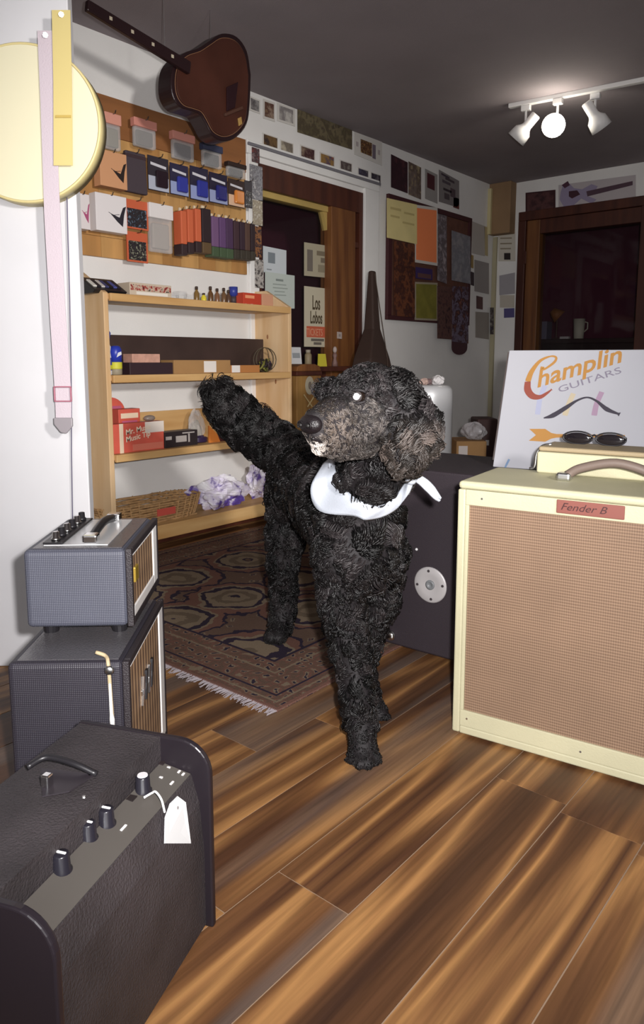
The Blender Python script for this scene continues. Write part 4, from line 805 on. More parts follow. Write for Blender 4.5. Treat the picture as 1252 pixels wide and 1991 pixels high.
# ------------------------------------------------------------------ stacked small amplifiers in the left foreground
def small_amp(name, lab, na, fb, z0, z1, depth, feet, w=None):
    """na/fb: world corners of the grille front at the top (near, far)"""
    u = (fb-na); u.z = 0; wd = w or u.length; an = math.atan2(u.y, u.x)
    t = thing(name, lab, 'amplifier', (na.x, na.y, z0), an); Hh = z1-z0-feet
    # local: x along the grille, y towards the back, grille faces -y
    return t, wd, Hh
zA = .33
na, fb = pl(250, 1287, 2, zA), pl(318, 1163, 2, zA)
t, wd, Hh = small_amp('combo_amplifier', 'dark textured combo amplifier with striped grille at the bottom of the stack', na, fb, 0, zA, .21, 0)
def amp_shell(t, wd, z0, z1, dep, tol, pipe=.012, logo=True):
    # the local frame has the grille on the right-hand side of +x, so depth runs along +y
    f = MB(); brd = .014
    obj('body', MB().box(0, wd, .012, dep, z0, z1), tol, t, bevel=.010, seg=3)
    for q in ((0, brd, z0, z1), (wd-brd, wd, z0, z1), (brd, wd-brd, z0, z0+brd), (brd, wd-brd, z1-brd, z1)):
        obj('front_edge', MB().box(q[0], q[1], .0, .0118, q[2], q[3]), 'black_tolex', t, bevel=.002)
    i = brd; pr = pipe*3.2; pb_ = pipe*1.7; pt = .004
    for q in ((i, i+pt, z0+i, z1-i), (wd-i-pr, wd-i, z0+i, z1-i), (i+pt, wd-i-pr, z0+i, z0+i+pb_), (i+pt, wd-i-pr, z1-i-pt, z1-i)):
        obj('white_piping', MB().box(q[0]+.0002, q[1]-.0002, .001, .0118, q[2]+.0002, q[3]-.0002), 'white_pipe', t, bevel=.0015)
    obj('grille_cloth', MB().box(i+pt, wd-i-pr, .004, .0115, z0+i+pb_, z1-i-pt), 'grille_stripe', t)
    obj('top_sheet', MB().box(.012, wd-.012, .02, dep-.015, z1, z1+.0012), mat('vinyl_top', (.075, .07, .075), .22, spec=.6, bump=.25, bscale=260), t)
def flip(t): t.scale = (1, 1, 1)
# depth direction: from the grille towards the visible side, left of the direction na->fb seen from above
amp_shell(t, wd, .012, zA, .21, 'tolex_dark')
for x in (.03, wd-.03):
    for y in (.03, .18): obj('foot', MB().lathe([(.012, 0), (.014, .012)], (x, y, 0), n=12), 'black_plastic', t)
bdg = obj('badge', MB().box(wd*.30, wd*.62, .0005, .0058, zA*.66, zA*.69), 'chrome', t, bevel=.001)
for k in range(4): obj('badge_letter', MB().prism([(wd*(.30+.08*k), zA*.60), (wd*(.33+.08*k), zA*.60), (wd*(.37+.08*k), zA*.76), (wd*(.34+.08*k), zA*.76)], 1, -.001, .0056), 'black_plastic' if k % 2 else 'chrome', bdg)
# pale cord hanging down the side
cd = thing('braided_lanyard', 'pale braided cord with a white clip hanging over the lower amplifier edge', 'lanyard', t.location, t.rotation_euler.z)
cd.location = t.location.copy(); cpath = [(.016, .060, zA+.012), (.012, .042, zA+.006), (-.004, .034, zA-.004), (-.0045, .032, zA-.06), (-.0045, .030, zA-.12), (-.005, .026, zA-.20), (-.005, .020, zA-.30)]
obj('cord', MB().tube(curvy(cpath, 5), .0035, 7), mat('cordbeige', S(176, 158, 126), .6), cd, smooth=True)
obj('clip', MB().tube([(-.009, .0315, zA-.035), (-.009, .031, zA-.09), (-.0095, .030, zA-.10), (-.009, .029, zA-.15)], [.0022, .0030, .0045, .0020], 7), 'white_pipe', cd, smooth=True); obj('ring', MB().lathe([(.006, 0), (.009, .003), (.006, .006), (.003, .003)], (-.0105, .032, zA-.012), (1, 0, 0), 14), 'steel', cd, smooth=True)
# upper head
zB0, zB = zA+.0013, .50
na1, fb1 = pl(255, 1068, 2, zB), pl(306, 1006, 2, zB)
t1, wd1, H1 = small_amp('amplifier_head', 'small blue-grey amplifier head on top of the stack', na1, fb1, zB0, zB, .19, .018)
amp_shell(t1, wd1, .018, zB-zB0, .20, 'tolex_blue', .012)
obj('gold_badge', MB().box(.03, .06, -.0005, .0058, .095, .125), mat('gold', S(190, 160, 70), .3, metal=.6), t1, bevel=.002)
for x in (.035, wd1-.035):
    for y in (.035, .165): obj('foot', MB().lathe([(.014, 0), (.017, .018)], (x, y, 0), n=16), 'black_plastic', t1, smooth=False)
zt = zB-zB0+.0012
obj('top_plate', MB().box(.03, wd1-.03, .05, .17, zt, zt+.0015), mat('plate_glare', (.62, .62, .63), .22, metal=.25), t1)  # flash glare on the vinyl top is put into this pale colour
hb = obj('handle_strap', MB().tube(curvy([(.055, .085, zt+.010), (.09, .085, zt+.016), (.14, .085, zt+.020), (.19, .085, zt+.016), (.225, .085, zt+.010)], 5), .0085, 9), 'black_plastic', t1, smooth=True)
for x in (.045, .235): obj('handle_end', MB().box(x-.014, x+.014, .071, .099, zt+.0015, zt+.019), 'chrome', t1, bevel=.004)
pn = obj('control_strip', MB().box(.03, wd1-.03, .135, .172, zt+.0016, zt+.006), 'black_plastic', t1, bevel=.001)
for k in range(6): obj('knob', MB().lathe([(.009, 0), (.009, .004), (.007, .005), (.0065, .016), (.004, .017)], (.05+k*(wd1-.1)/5, .153, zt+.0061), n=14), 'chrome' if k % 2 == 0 else 'black_plastic', pn, smooth=True)

# ------------------------------------------------------------------ black practice amplifier, lower left
z3 = .30
A3 = pl(150, 1405, 2, z3); Bf = pl(406, 1439, 2, z3); e1 = (Bf-A3); e1.z = 0; dep = e1.length+.006; e1.normalize(); e1 = Matrix.Rotation(math.radians(-3.5), 3, 'Z')@e1; e2 = Vector((e1.y, -e1.x, 0)); A3 = Bf-e1*(dep-.006)
ap3 = thing('practice_amplifier', 'black practice amplifier with knobs and white price tag on floor', 'amplifier', (A3.x, A3.y, 0), math.atan2(e1.y, e1.x))
LN = .36                                # local: x depth (0..dep), y from -LN to 0
bt = .142
prof = [(0, .01), (dep-.012, .01), (dep-.012, z3-.165), (dep-.018, z3-.095), (dep-.030, z3-.052), (bt, z3-.042), (bt, z3-.001), (.004, z3-.001), (0, z3-.005)]
amb = MB().prism(prof, 1, -LN+.011, -.011)
obj('body', amb, mat('amp3', (.030, .025, .027), .5, bump=.6, bscale=300, var=.3, vscale=9), ap3)
rc = .05; ck = [(0, .006), (dep, .006)]+[(dep-rc+rc*math.cos(a_), z3-rc+rc*math.sin(a_)) for a_ in [k*math.pi/2/8 for k in range(9)]]+[(0, z3)]
for ya, yb in ((-.0108, 0), (-LN, -LN+.0108)): obj('cheek', MB().prism(ck, 1, ya, yb), mat('cheekblk', (.013, .010, .013), .3), ap3, bevel=.003, seg=3)
obj('panel', MB().slab([(bt+.001, -.012, z3-.0415), (dep-.031, -.012, z3-.0515), (dep-.031, -LN+.012, z3-.0515), (bt+.001, -LN+.012, z3-.0415)], (.3, 0, 1), .0012), mat('panel3', S(74, 70, 66), .45), ap3)
def on3(px, py, z):                     # local position on a level plane
    p = pl(px, py, 2, z); q = p-Vector((A3.x, A3.y, 0)); return q.dot(e1), -q.dot(e2)
for px, py, cap in ((278, 1535, (190, 186, 188)), (207, 1600, None), (172, 1628, None), (120, 1690, None)):
    x, y = on3(px, py, z3-.042)
    kb = obj('knob', MB().lathe([(.0125, 0), (.0125, .004), (.0105, .006), (.0095, .024), (.008, .0255)], (x, y, z3-.0465), n=20), mat('knobblk', (.012, .011, .016), .25), ap3, smooth=True)
    if cap: obj('knob_cap', MB().lathe([(.0075, 0), (.007, .001)], (x, y, z3-.0209), n=18), plain(*cap), kb)
    else: obj('pointer', MB().box(x-.0065, x+.0065, y-.0012, y+.0012, z3-.0211, z3-.0195), 'satin_white', kb)
for px, py, sx, sy, c in ((312, 1487, .014, .010, (36, 28, 30)), (255, 1555, .012, .012, (34, 28, 28)), (328, 1493, .005, .0025, (200, 196, 196)), (348, 1497, .003, .006, (206, 200, 200)), (356, 1500, .003, .006, (206, 200, 200)), (313, 1512, .005, .003, (200, 196, 196)), (334, 1518, .003, .008, (206, 200, 200)), (240, 1607, .003, .012, (214, 210, 210))):
    x, y = on3(px, py, z3-.044); f = min(1, max(0, (x-bt)/(dep-.031-bt))); zz = z3-.0403-.010*f
    obj('panel_print', MB().box(x-sx/2, x+sx/2, y-sy/2, y+sy/2, zz-.0006, zz+.0012), plain(*c), ap3)
# price tag on a string round the knob
kx, ky = on3(278, 1540, z3-.04)
tg = thing('price_tag', 'blank white price tag tied to the black amplifier knob', 'tag', ap3.location, ap3.rotation_euler.z)
tx, ty = kx+.030, ky-.004
obj('string', MB().tube(curvy([(kx+.008, ky-.011, z3-.040), (kx+.013, ky+.002, z3-.040), (kx+.020, ky, z3-.036), (tx+.003, ty-.004, z3-.040), (tx+.010, ty-.008, z3-.055)], 6), .0016, 6), 'satin_white', tg, smooth=True)
xs0, xs1 = dep-.022, dep+.006
def tq(x, y, z): return (x, y, z)
q3 = [(344, 1548), (360, 1560), (370, 1640), (319, 1640), (320, 1590), (330, 1562)]
zz3 = {0: z3-.048, 1: z3-.06}
from mathutils.bvhtree import BVHTree
a3i = inv_of(ap3); a3m = a3i.inverted(); tb_ = BVHTree.FromPolygons([a3m@Vector(v) for v in amb.v], amb.f); pts = []
for px, py in q3:                       # the tag lies over the sloping front
    r = ray(px, py).normalized(); h_ = tb_.ray_cast(EYE, r); pts.append(a3i@(EYE+r*(h_[3]-.007)))
nrm = (pts[1]-pts[0]).cross(pts[3]-pts[0]).normalized(); nrm = nrm if nrm.z > 0 else -nrm
obj('tag', MB().slab(pts, nrm, .0012), mat('tagwhite', (.56, .565, .57), .6), tg)
c = pts[0]*.75+pts[3]*.125+pts[2]*.125; obj('eyelet', MB().lathe([(.0022, 0), (.0012, .0004)], c+nrm*.0013, nrm, 10), plain(120, 116, 116), tg)
# handle slot and grab handle on its top
x, y = on3(120, 1500, z3); hp = [on3(84, 1482, z3+.01), on3(110, 1480, z3+.012), on3(150, 1490, z3+.01), on3(188, 1503, z3+.003)]
obj('grab_handle', MB().tube(curvy([(hp[0][0]-.01, hp[0][1]-.02, z3+.012), (*hp[0], z3+.016), (*hp[1], z3+.016), (*hp[2], z3+.012), (*hp[3], z3+.001)], 5), .0042, 8), 'black_plastic', ap3, smooth=True)
x0, y0 = on3(92, 1530, z3); obj('handle_plate', MB().slab([(*on3(80, 1495, z3), z3), (*on3(185, 1507, z3), z3), (*on3(135, 1540, z3), z3), (*on3(82, 1550, z3), z3)], (0, 0, 1), .0015), mat('slotdark', (.02, .016, .02), .4), ap3)
obj('handle_post', MB().box(x0-.006, x0+.006, y0-.006, y0+.006, z3, z3+.018), 'chrome', ap3, bevel=.002)
for px, py in ((175, 1508), (163, 1550)): x, y = on3(px, py, z3); obj('screw', MB().lathe([(.003, 0), (.002, .0015)], (x, y, z3), n=10), 'steel', ap3)
for x in (.03, dep-.04):
    for y in (-.03, -LN+.03): obj('foot', MB().lathe([(.012, 0), (.014, .010)], (x, y, 0), n=12), 'black_plastic', ap3)
# ------------------------------------------------------------------ rug
rg = thing('rug', 'worn patterned oriental rug with pale fringe under the dog', 'rug', (-1.85, 2.1, 0)); ri = inv_of(rg)
RX0, RX1, RY0, RY1 = -2.60, -1.160, 1.215, 2.70
def rug_mat():
    m, N, L, b = nodes('rug_pattern'); tc = N.new('ShaderNodeTexCoord')
    def col(*c): return (*S(*c), 1)
    sp_ = N.new('ShaderNodeSeparateXYZ'); L.new(tc.outputs['Object'], sp_.inputs[0])
    def math_(op, a, b2=None, c=None):
        n = N.new('ShaderNodeMath'); n.operation = op
        for i, q in enumerate((a, b2, c)):
            if q is None: continue
            if isinstance(q, (int, float)): n.inputs[i].default_value = q
            else: L.new(q, n.inputs[i])
        return n.outputs[0]
    def mix(f, a, b2):
        n = N.new('ShaderNodeMix'); n.data_type = 'RGBA'; L.new(f, n.inputs[0])
        for i, q in ((6, a), (7, b2)):
            if isinstance(q, tuple): n.inputs[i].default_value = q
            else: L.new(q, n.inputs[i])
        return n.outputs[2]
    cxr, cyr = (RX0+RX1)/2+1.85, (RY0+RY1)/2-2.1
    ax = math_('ABSOLUTE', math_('SUBTRACT', sp_.outputs[0], cxr)); ay = math_('ABSOLUTE', math_('SUBTRACT', sp_.outputs[1], cyr))
    ex = math_('SUBTRACT', (RX1-RX0)/2, ax); ey = math_('SUBTRACT', (RY1-RY0)/2, ay); e = math_('MINIMUM', ex, ey)     # distance to the edge
    wn = N.new('ShaderNodeTexNoise'); wn.inputs['Scale'].default_value = 16; wn.inputs['Detail'].default_value = 3; L.new(tc.outputs['Object'], wn.inputs['Vector'])
    wa = N.new('ShaderNodeVectorMath'); wa.operation = 'MULTIPLY_ADD'; L.new(wn.outputs['Color'], wa.inputs[0]); wa.inputs[1].default_value = (.085, .085, 0); L.new(tc.outputs['Object'], wa.inputs[2]); warp = wa.outputs[0]
    def vor(s, feat='F1', rnd=.6, metric='MANHATTAN'):
        v = N.new('ShaderNodeTexVoronoi'); v.distance = metric; v.inputs['Scale'].default_value = s; v.inputs['Randomness'].default_value = rnd; L.new(warp, v.inputs['Vector']); return v
    def ramp(f, stops, interp='CONSTANT'):
        r = N.new('ShaderNodeValToRGB'); r.color_ramp.interpolation = interp; el = r.color_ramp.elements
        while len(el) < len(stops): el.new(.5)
        for i, (p, c) in enumerate(stops): el[i].position = p; el[i].color = col(*c)
        L.new(f, r.inputs[0]); return r.outputs[0]
    navy, brown, tan, rust, ol = (46, 36, 52), (96, 72, 58), (122, 104, 82), (108, 70, 56), (100, 84, 66)
    v1 = vor(3.1, rnd=.3, metric='EUCLIDEAN'); field = ramp(v1.outputs['Distance'], [(0, brown), (.07, navy), (.10, tan), (.16, ol), (.24, tan), (.33, navy), (.39, tan), (.43, rust), (.52, navy), (.56, brown)])
    v2 = vor(19, rnd=.8); small = ramp(v2.outputs['Distance'], [(0, rust), (.14, navy), (.27, tan), (.40, brown), (.8, ol)])
    f1 = mix(math_('MULTIPLY', math_('GREATER_THAN', v1.outputs['Distance'], .56), math_('LESS_THAN', v2.outputs['Distance'], .40)), field, small)
    v3 = vor(26, rnd=.25, metric='CHEBYCHEV'); bord = ramp(v3.outputs['Distance'], [(0, navy), (.14, tan), (.24, rust), (.40, brown), (.6, ol)])
    inb = math_('LESS_THAN', e, .21); c = mix(inb, f1, bord)
    for d0, d1, cc in ((.205, .215, navy), (.15, .157, tan), (.055, .062, navy), (.0, .012, (116, 76, 62)), (.030, .036, tan)):
        c = mix(math_('MULTIPLY', math_('GREATER_THAN', e, d0), math_('LESS_THAN', e, d1)), c, col(*cc))
    n = N.new('ShaderNodeTexNoise'); n.inputs['Scale'].default_value = 260; L.new(tc.outputs['Object'], n.inputs['Vector']); n3 = N.new('ShaderNodeTexNoise'); n3.inputs['Scale'].default_value = 4; L.new(tc.outputs['Object'], n3.inputs['Vector'])
    hs = N.new('ShaderNodeHueSaturation'); hs.inputs['Saturation'].default_value = .85; mr = N.new('ShaderNodeMapRange'); mr.inputs[3].default_value = .55; mr.inputs[4].default_value = 1.15; L.new(math_('MULTIPLY_ADD', n.outputs['Fac'], .5, math_('MULTIPLY', n3.outputs['Fac'], .5)), mr.inputs[0])
    L.new(mr.outputs[0], hs.inputs['Value']); L.new(c, hs.inputs['Color']); L.new(hs.outputs[0], b.inputs['Base Color']); b.inputs['Roughness'].default_value = .95; b.inputs['Specular IOR Level'].default_value = .1
    bp = N.new('ShaderNodeBump'); bp.inputs['Strength'].default_value = .5; bp.inputs['Distance'].default_value = .003; L.new(n.outputs['Fac'], bp.inputs['Height']); L.new(bp.outputs[0], b.inputs['Normal'])
rug_mat()
obj('pile', MB().box(RX0, RX1, RY0, RY1, 0, .006), 'rug_pattern', rg, inv=ri, bevel=.002)
fr = MB(); r_ = random.Random(5); x = RX0+.002
while x < RX1:
    l = r_.uniform(.016, .032); s = r_.uniform(-.012, .012)
    fr.tube([(x, RY0+.004, .004), (x+s*.5, RY0-l*.5, .0035), (x+s, RY0-l, .0015)], [.0022, .0018, .001], 4); x += .0045
obj('fringe', fr, mat('fringe', S(140, 132, 136), .9), rg, inv=ri, kind='stuff')

# ------------------------------------------------------------------ track light on the ceiling
tr = thing('track_light', 'white ceiling track with three spot heads', 'track light', (0, 0, 0)); zt = ZC-.022
ta, tb = pl(990, 211, 2, zt), pl(1170, 176, 2, zt); dirv = (tb-ta).normalized(); te = ta+dirv*((tb-ta).length*1.9)
tr.location = (ta+te)/2; ti = inv_of(tr); side = Vector((-dirv.y, dirv.x, 0))
wm = mat('track_white', (.72, .71, .70), .4)
obj('rail', MB().slab([ta+side*.017, te+side*.017, te-side*.017, ta-side*.017], (0, 0, 1), .022), wm, tr, inv=ti, bevel=.002)
def head(px0, py0, pxc, pyc, axis_px, length, lit):
    top = pl(px0, py0, 2, zt); dpt = (top-EYE).dot(FW); st = [top-Vector((0, 0, 0))]
    c = EYE+ray(pxc, pyc)*(dpt/FPX)
    hd_ = obj('adapter', MB().box(-.025, .025, -.016, .016, -.03, 0), wm, tr, bevel=.003); hd_.location = top-tr.location; hd_.rotation_euler.z = math.atan2(dirv.y, dirv.x)
    tgt = Vector((top.x, top.y, c.z+.0))
    obj('stem', MB().tube([Vector((0, 0, -.03))+top, Vector((top.x, top.y, max(c.z, top.z-.14)))], .007, 8), wm, tr, inv=ti)
    return c, dpt, Vector((top.x, top.y, max(c.z, top.z-.14)))
def spot_head(px0, py0, ax, lit=False):
    c, dpt, p = head(px0, py0, px0, py0+42, None, .1, lit); ax = Vector(ax).normalized()
    prof = [(.022, -.085), (.027, -.08), (.027, -.012), (.032, .0), (.050, .02), (.056, .075), (.052, .075), (.045, .025), (.02, .01)]
    s = obj('spot_head', MB().lathe(prof, p, ax, 24), wm, tr, inv=ti, smooth=True)
    obj('bulb', MB().ball(p+ax*.045, .030, 16, 10), mat('bulb_lit', (1, .95, .85), .3, emit=((1, .93, .8), 30)) if lit else mat('bulb_off', (.5, .48, .45), .2), s, inv=ti, smooth=True)
    return p
q = spot_head(1023, 205, -RT*.55+FW*.35-Vector((0, 0, .62)))
# middle head: shines straight at the camera, seen as a bright disc
top = pl(1085, 192, 2, zt); dpt = (top-EYE).dot(FW); c = EYE+ray(1076, 244)*(dpt/FPX)
o = obj('adapter', MB().box(-.025, .025, -.016, .016, -.03, 0), wm, tr, bevel=.003); o.location = top-tr.location; o.rotation_euler.z = math.atan2(dirv.y, dirv.x)
obj('stem', MB().tube([top-Vector((0, 0, .03)), top-Vector((0, 0, .07)), c+Vector((0, 0, .03))+FW*.05], .007, 8), wm, tr, inv=ti)
R_ = 22*dpt/FPX; to = (EYE+Vector((0, 0, .5))-c).normalized()
s = obj('spot_head', MB().lathe([(R_*.45, -.13), (R_*.5, -.12), (R_*.55, -.05), (R_, -.01), (R_*1.02, .0), (R_*.96, .0), (R_*.9, -.01)], c, to, 28), wm, tr, inv=ti, smooth=True)
obj('bulb', MB().ball(c, (R_*.97, R_*.97, R_*.97), 24, 16), mat('bulb_lit', (1, .95, .85), .3, emit=((1, .93, .8), 30)), s, inv=ti, smooth=True)
q = spot_head(1158, 182, -RT*-.55+FW*.1-Vector((0, 0, .7)))

# ------------------------------------------------------------------ archtop guitar hung from the ceiling
GX = -2.42
def G(px, py): return pl(px, py, 0, GX)
ctr = G(425, 190); gt = thing('archtop_guitar', 'dark brown archtop guitar hanging tilted below the ceiling', 'guitar', ctr); gi2 = inv_of(gt)
out = [(476, 150), (474, 205), (468, 245), (448, 270), (424, 278), (402, 268), (388, 244), (376, 226), (358, 219), (338, 212), (324, 192), (320, 162), (326, 130), (346, 108), (374, 98), (396, 84), (420, 70), (448, 76), (468, 104)]
P2 = curvy([G(*p)-ctr for p in out+[out[0]]], 4)[:-1]
gm = mat('guitar_edge', (.016, .007, .008), .3); gtop = mat('guitar_top', S(62, 34, 26), .3, var=.25, vscale=5)
bk = [(p.y, p.z) for p in P2]
body = obj('body', MB().prism(bk, 0, -.045, .04), gm, gt, bevel=.006, seg=3)
cy_, cz_ = sum(p[0] for p in bk)/len(bk), sum(p[1] for p in bk)/len(bk)
inner = [(cy_+(a_-cy_)*.90, cz_+(b_-cz_)*.90) for a_, b_ in bk]
obj('carved_top', MB().prism(inner, 0, .0405, .047), gtop, gt, bevel=.004, seg=2)
obj('binding', MB().tube([(.0405, cy_+(a_-cy_)*.91, cz_+(b_-cz_)*.91) for a_, b_ in bk+bk[:1]], .0016, 5), plain(120, 84, 60), gt)
pg = [(G(*p)-ctr) for p in ((424, 175), (446, 165), (440, 215), (424, 222))]
obj('pickguard', MB().prism([(p.y, p.z) for p in pg], 0, .048, .056), mat('guard', (.02, .008, .01), .2), gt, bevel=.003)
br_ = [(G(*p)-ctr) for p in ((418, 226), (452, 212), (454, 218), (420, 232))]; obj('bridge', MB().prism([(p.y, p.z) for p in br_], 0, .048, .062), plain(70, 44, 34), gt, bevel=.002)
fh = [(G(*p)-ctr) for p in ((446, 235), (452, 232), (454, 246), (448, 250))]; obj('tailpiece', MB().prism([(p.y, p.z) for p in fh], 0, .048, .056), plain(150, 118, 66), gt, bevel=.002)
nk0, nk1 = G(350, 140)-ctr, G(150, 20)-ctr
ndir = (nk1-nk0).normalized(); nper = Vector((0, -ndir.z, ndir.y))*.024
nk = obj('neck', MB().slab([nk0+nper+Vector((.045, 0, 0)), nk1+nper*.8+Vector((.045, 0, 0)), nk1-nper*.8+Vector((.045, 0, 0)), nk0-nper+Vector((.045, 0, 0))], (1, 0, 0), .022), gm, gt, bevel=.005)
for k in range(4):
    q = nk0+(nk1-nk0)*(.2+.2*k); obj('fret_marker', MB().box(.0672, .068, q.y-.006, q.y+.006, q.z-.006, q.z+.006), plain(170, 160, 140), nk)
for p in ((410, 110),):
    q = G(*p)-ctr; obj('hang_wire', MB().tube([(0, q.y, q.z), (0, q.y, ZC-ctr.z)], .0015, 5), 'steel', gt)
q = nk0+(nk1-nk0)*.25; obj('hang_wire', MB().tube([(.05, q.y, q.z), (.05, q.y, ZC-ctr.z)], .0015, 5), 'steel', gt)

# ------------------------------------------------------------------ round drum, strip, strap and cord on the stub wall
def WS(px, py, off=0): return at(px, py, DD-off)
c = WS(47, 240, .05); R = (WS(196, 240, .05)-c).length
dr_ = thing('frame_drum', 'round cream frame drum hanging high on the white door', 'drum', c+FH*.05, YAW)
obj('skin', MB().lathe([(.001, 0), (R*.965, 0), (R*.965, .002), (.001, .002)], (0, -.048, 0), (0, -1, 0), 64), mat('drumskin', S(200, 194, 166), .5), dr_, smooth=False)
obj('hoop', MB().lathe([(R*.966, 0), (R, 0), (R, .048), (R*.985, .052), (R*.966, .05), (R*.966, 0)], (0, -.0005, 0), (0, -1, 0), 64), mat('drumhoop', S(190, 176, 126), .5), dr_, smooth=True)
def ribbon(name, pts, wpx, m, off, lab, cat, th=.0015, parent=None):
    P = [WS(px, py, off) for px, py in pts]; vs = []; 
    for i, p in enumerate(P):
        hw_ = wpx[i]*m_per_px(p)/2; vs += [p-RT*hw_, p+RT*hw_, p+RT*hw_-FH*th, p-RT*hw_-FH*th]
    k = len(P); fs = [(3, 2, 1, 0), tuple(range(4*k-4, 4*k))]+[(4*i+j, 4*i+(j+1) % 4, 4*i+4+(j+1) % 4, 4*i+4+j) for i in range(k-1) for j in range(4)]
    return MB().add(vs, fs)
t = thing('webbing_strap', 'pale pink webbing strap with slider and clip hanging on white door', 'strap', WS(112, 500, .01)); t_i = inv_of(t); 
obj('webbing', ribbon('w', [(88, 60), (94, 200), (102, 420), (112, 600), (123, 765), (124, 815)], [30, 30, 31, 31, 32, 30], mat('webbing', S(176, 164, 171), .8, bump=.3, bscale=300), .056, '', ''), 'webbing', t, inv=t_i)
obj('peg', MB().tube([WS(88, 68, .0), WS(88, 68, .066)], .006, 8), 'steel', t, inv=t_i)
sl = WS(123, 766, .06); h = 15*m_per_px(sl)
def flatbox(o_, x0, x1, z0, z1, th): return MB().slab([o_+RT*x0+Vector((0, 0, z0)), o_+RT*x1+Vector((0, 0, z0)), o_+RT*x1+Vector((0, 0, z1)), o_+RT*x0+Vector((0, 0, z1))], -FH, th)
for q in ((-h*1.15, h*1.15, h*.85, h), (-h*1.15, h*1.15, -h, -h*.85), (-h*1.15, -h*.98, -h*.85, h*.85), (h*.98, h*1.15, -h*.85, h*.85)):
    obj('slider', flatbox(sl, *q, .006), mat('sliderpink', S(150, 88, 104), .4), t, inv=t_i, bevel=.001)
q0 = WS(124, 812, .06); hh = 18*m_per_px(q0)
obj('clip', MB().slab([q0+RT*a_+Vector((0, 0, b_)) for a_, b_ in ((-hh, 0), (hh, 0), (hh, -hh*.9), (hh*.3, -hh*1.7), (-hh*.3, -hh*1.6), (-hh, -hh*.7))], -FH, .008), mat('clipgrey', S(130, 124, 128), .4), t, inv=t_i, bevel=.002)
t = thing('cloth_strip', 'narrow cream cloth strip hanging over the round drum', 'cloth strip', WS(123, 240, .06)); t_i = inv_of(t)
obj('cloth', ribbon('c', [(119, 20), (122, 160), (123, 322)], [36, 36, 37], None, .062, '', ''), mat('creamcloth', S(186, 170, 112), .7), t, inv=t_i)
obj('peg', MB().tube([WS(119, 28, .0), WS(119, 28, .07)], .006, 8), 'steel', t, inv=t_i)
obj('stitch', ribbon('s', [(123, 224), (123, 229)], [30, 30], None, .0655, '', ''), mat('stitchy', S(170, 146, 76), .7), t, inv=t_i)
t = thing('pull_cord', 'thin dark pull cord running down the white door', 'pull cord', WS(134, 660, .01)); t_i = inv_of(t)
obj('cord', MB().tube([WS(px, py, .012) for px, py in ((129, 318), (131, 420), (135, 560), (138, 700), (139, 780), (139, 880), (141, 1003), (142, 1060))], .0016, 6), plain(80, 76, 96), t, inv=t_i, smooth=True)
obj('cord_pin', MB().ball(WS(129, 318, .012), .004), 'steel', t, inv=t_i)

# ------------------------------------------------------------------ steel bin, box and bag behind the cabinet
c = at(832, 800, 3.3); zb = at(832, 748, 3.3).z; r0 = 47*m_per_px(c)
bn = thing('steel_bin', 'slim brushed steel bin with rounded shoulders behind the dog', 'bin', (c.x, c.y, 0))
obj('body', MB().lathe([(r0*.97, 0), (r0, .01), (r0, zb-.05), (r0*.97, zb-.02), (r0*.86, zb-.004), (r0*.7, zb), (.001, zb)], n=40), mat('binsteel', (.62, .62, .63), .36, metal=.25), bn, smooth=True)
obj('base_ring', MB().lathe([(r0*1.02, .0), (r0*1.02, .02), (r0, .022)], n=40), 'black_plastic', bn)
for i, (dx_, dy_, s, cc) in enumerate(((.045, .02, .028, (206, 202, 202)), (-.02, .0, .02, (176, 150, 140)), (.005, .03, .018, (120, 100, 100)))):
    t = obj('crumpled_paper', crumple(s, s, s*.7, 30+i), plain(*cc)); p = Vector((c.x, c.y, zb))+RT*dx_+FH*dy_; t.location = p; tag(t, ['crumpled white paper on the steel bin', 'crumpled pink-grey paper on the steel bin', 'small dark crumpled wrapper on the steel bin'][i], 'paper', 'litter on the steel bin')
# box pile by the corner
d0 = 3.9
bl = at(886, 925, d0); brr = at(948, 918, d0); ztop = at(915, 858, d0).z; zbot = at(915, 918, d0).z
dv = (brr-bl); dv.z = 0; an = math.atan2(dv.y, dv.x); wd = dv.length
lo = thing('storage_crate', 'dark storage crate under the cardboard box', 'crate', (bl.x, bl.y, 0), an)
obj('body', MB().box(-.02, wd+.06, 0, .3, 0, zbot-.03), plain(58, 40, 36), lo, bevel=.004); obj('lid', MB().box(-.025, wd+.065, -.005, .305, zbot-.0295, zbot), plain(48, 32, 30), lo, bevel=.004)
ct = thing('cardboard_box', 'brown cardboard box with a white label behind the cream amplifier', 'box', (bl.x, bl.y, zbot), an); hh = ztop-zbot
obj('carton', MB().box(0, wd-.01, 0, .22, 0, hh), 'cardboard', ct, bevel=.003); obj('white_label', MB().box(.012, .06, -.001, .0, hh*.45, hh*.85), plain(206, 196, 190), ct); obj('red_mark', MB().box(.055, .075, -.001, .0, hh*.1, hh*.25), plain(150, 66, 44), ct)
obj('tape', MB().box(0, wd-.01, .1, .13, hh, hh+.0008), plain(120, 86, 60), ct)
t = obj('plastic_bag', crumple(.07, .05, .045, 51, 30, 16, .25), mat('greybag', S(168, 164, 166), .25)); t.location = Vector((bl.x, bl.y, zbot+hh+.001))+Vector((math.cos(an), math.sin(an), 0))*.11+Vector((-math.sin(an), math.cos(an), 0))*.09; tag(t, 'grey plastic bag on the cardboard box', 'bag')
kx = Vector((bl.x, bl.y, 0))+Vector((math.cos(an), math.sin(an), 0))*(wd+.005)+Vector((-math.sin(an), math.cos(an), 0))*.32
t = thing('dark_case', 'tall dark case standing beside the cardboard box', 'case', kx, an); hz_ = at(955, 815, 4.2).z
obj('body', MB().box(0, .12, 0, .2, 0, hz_), plain(62, 38, 36), t, bevel=.01, seg=3); obj('latch', MB().box(.05, .07, -.006, 0, hz_*.7, hz_*.76), 'steel', t)
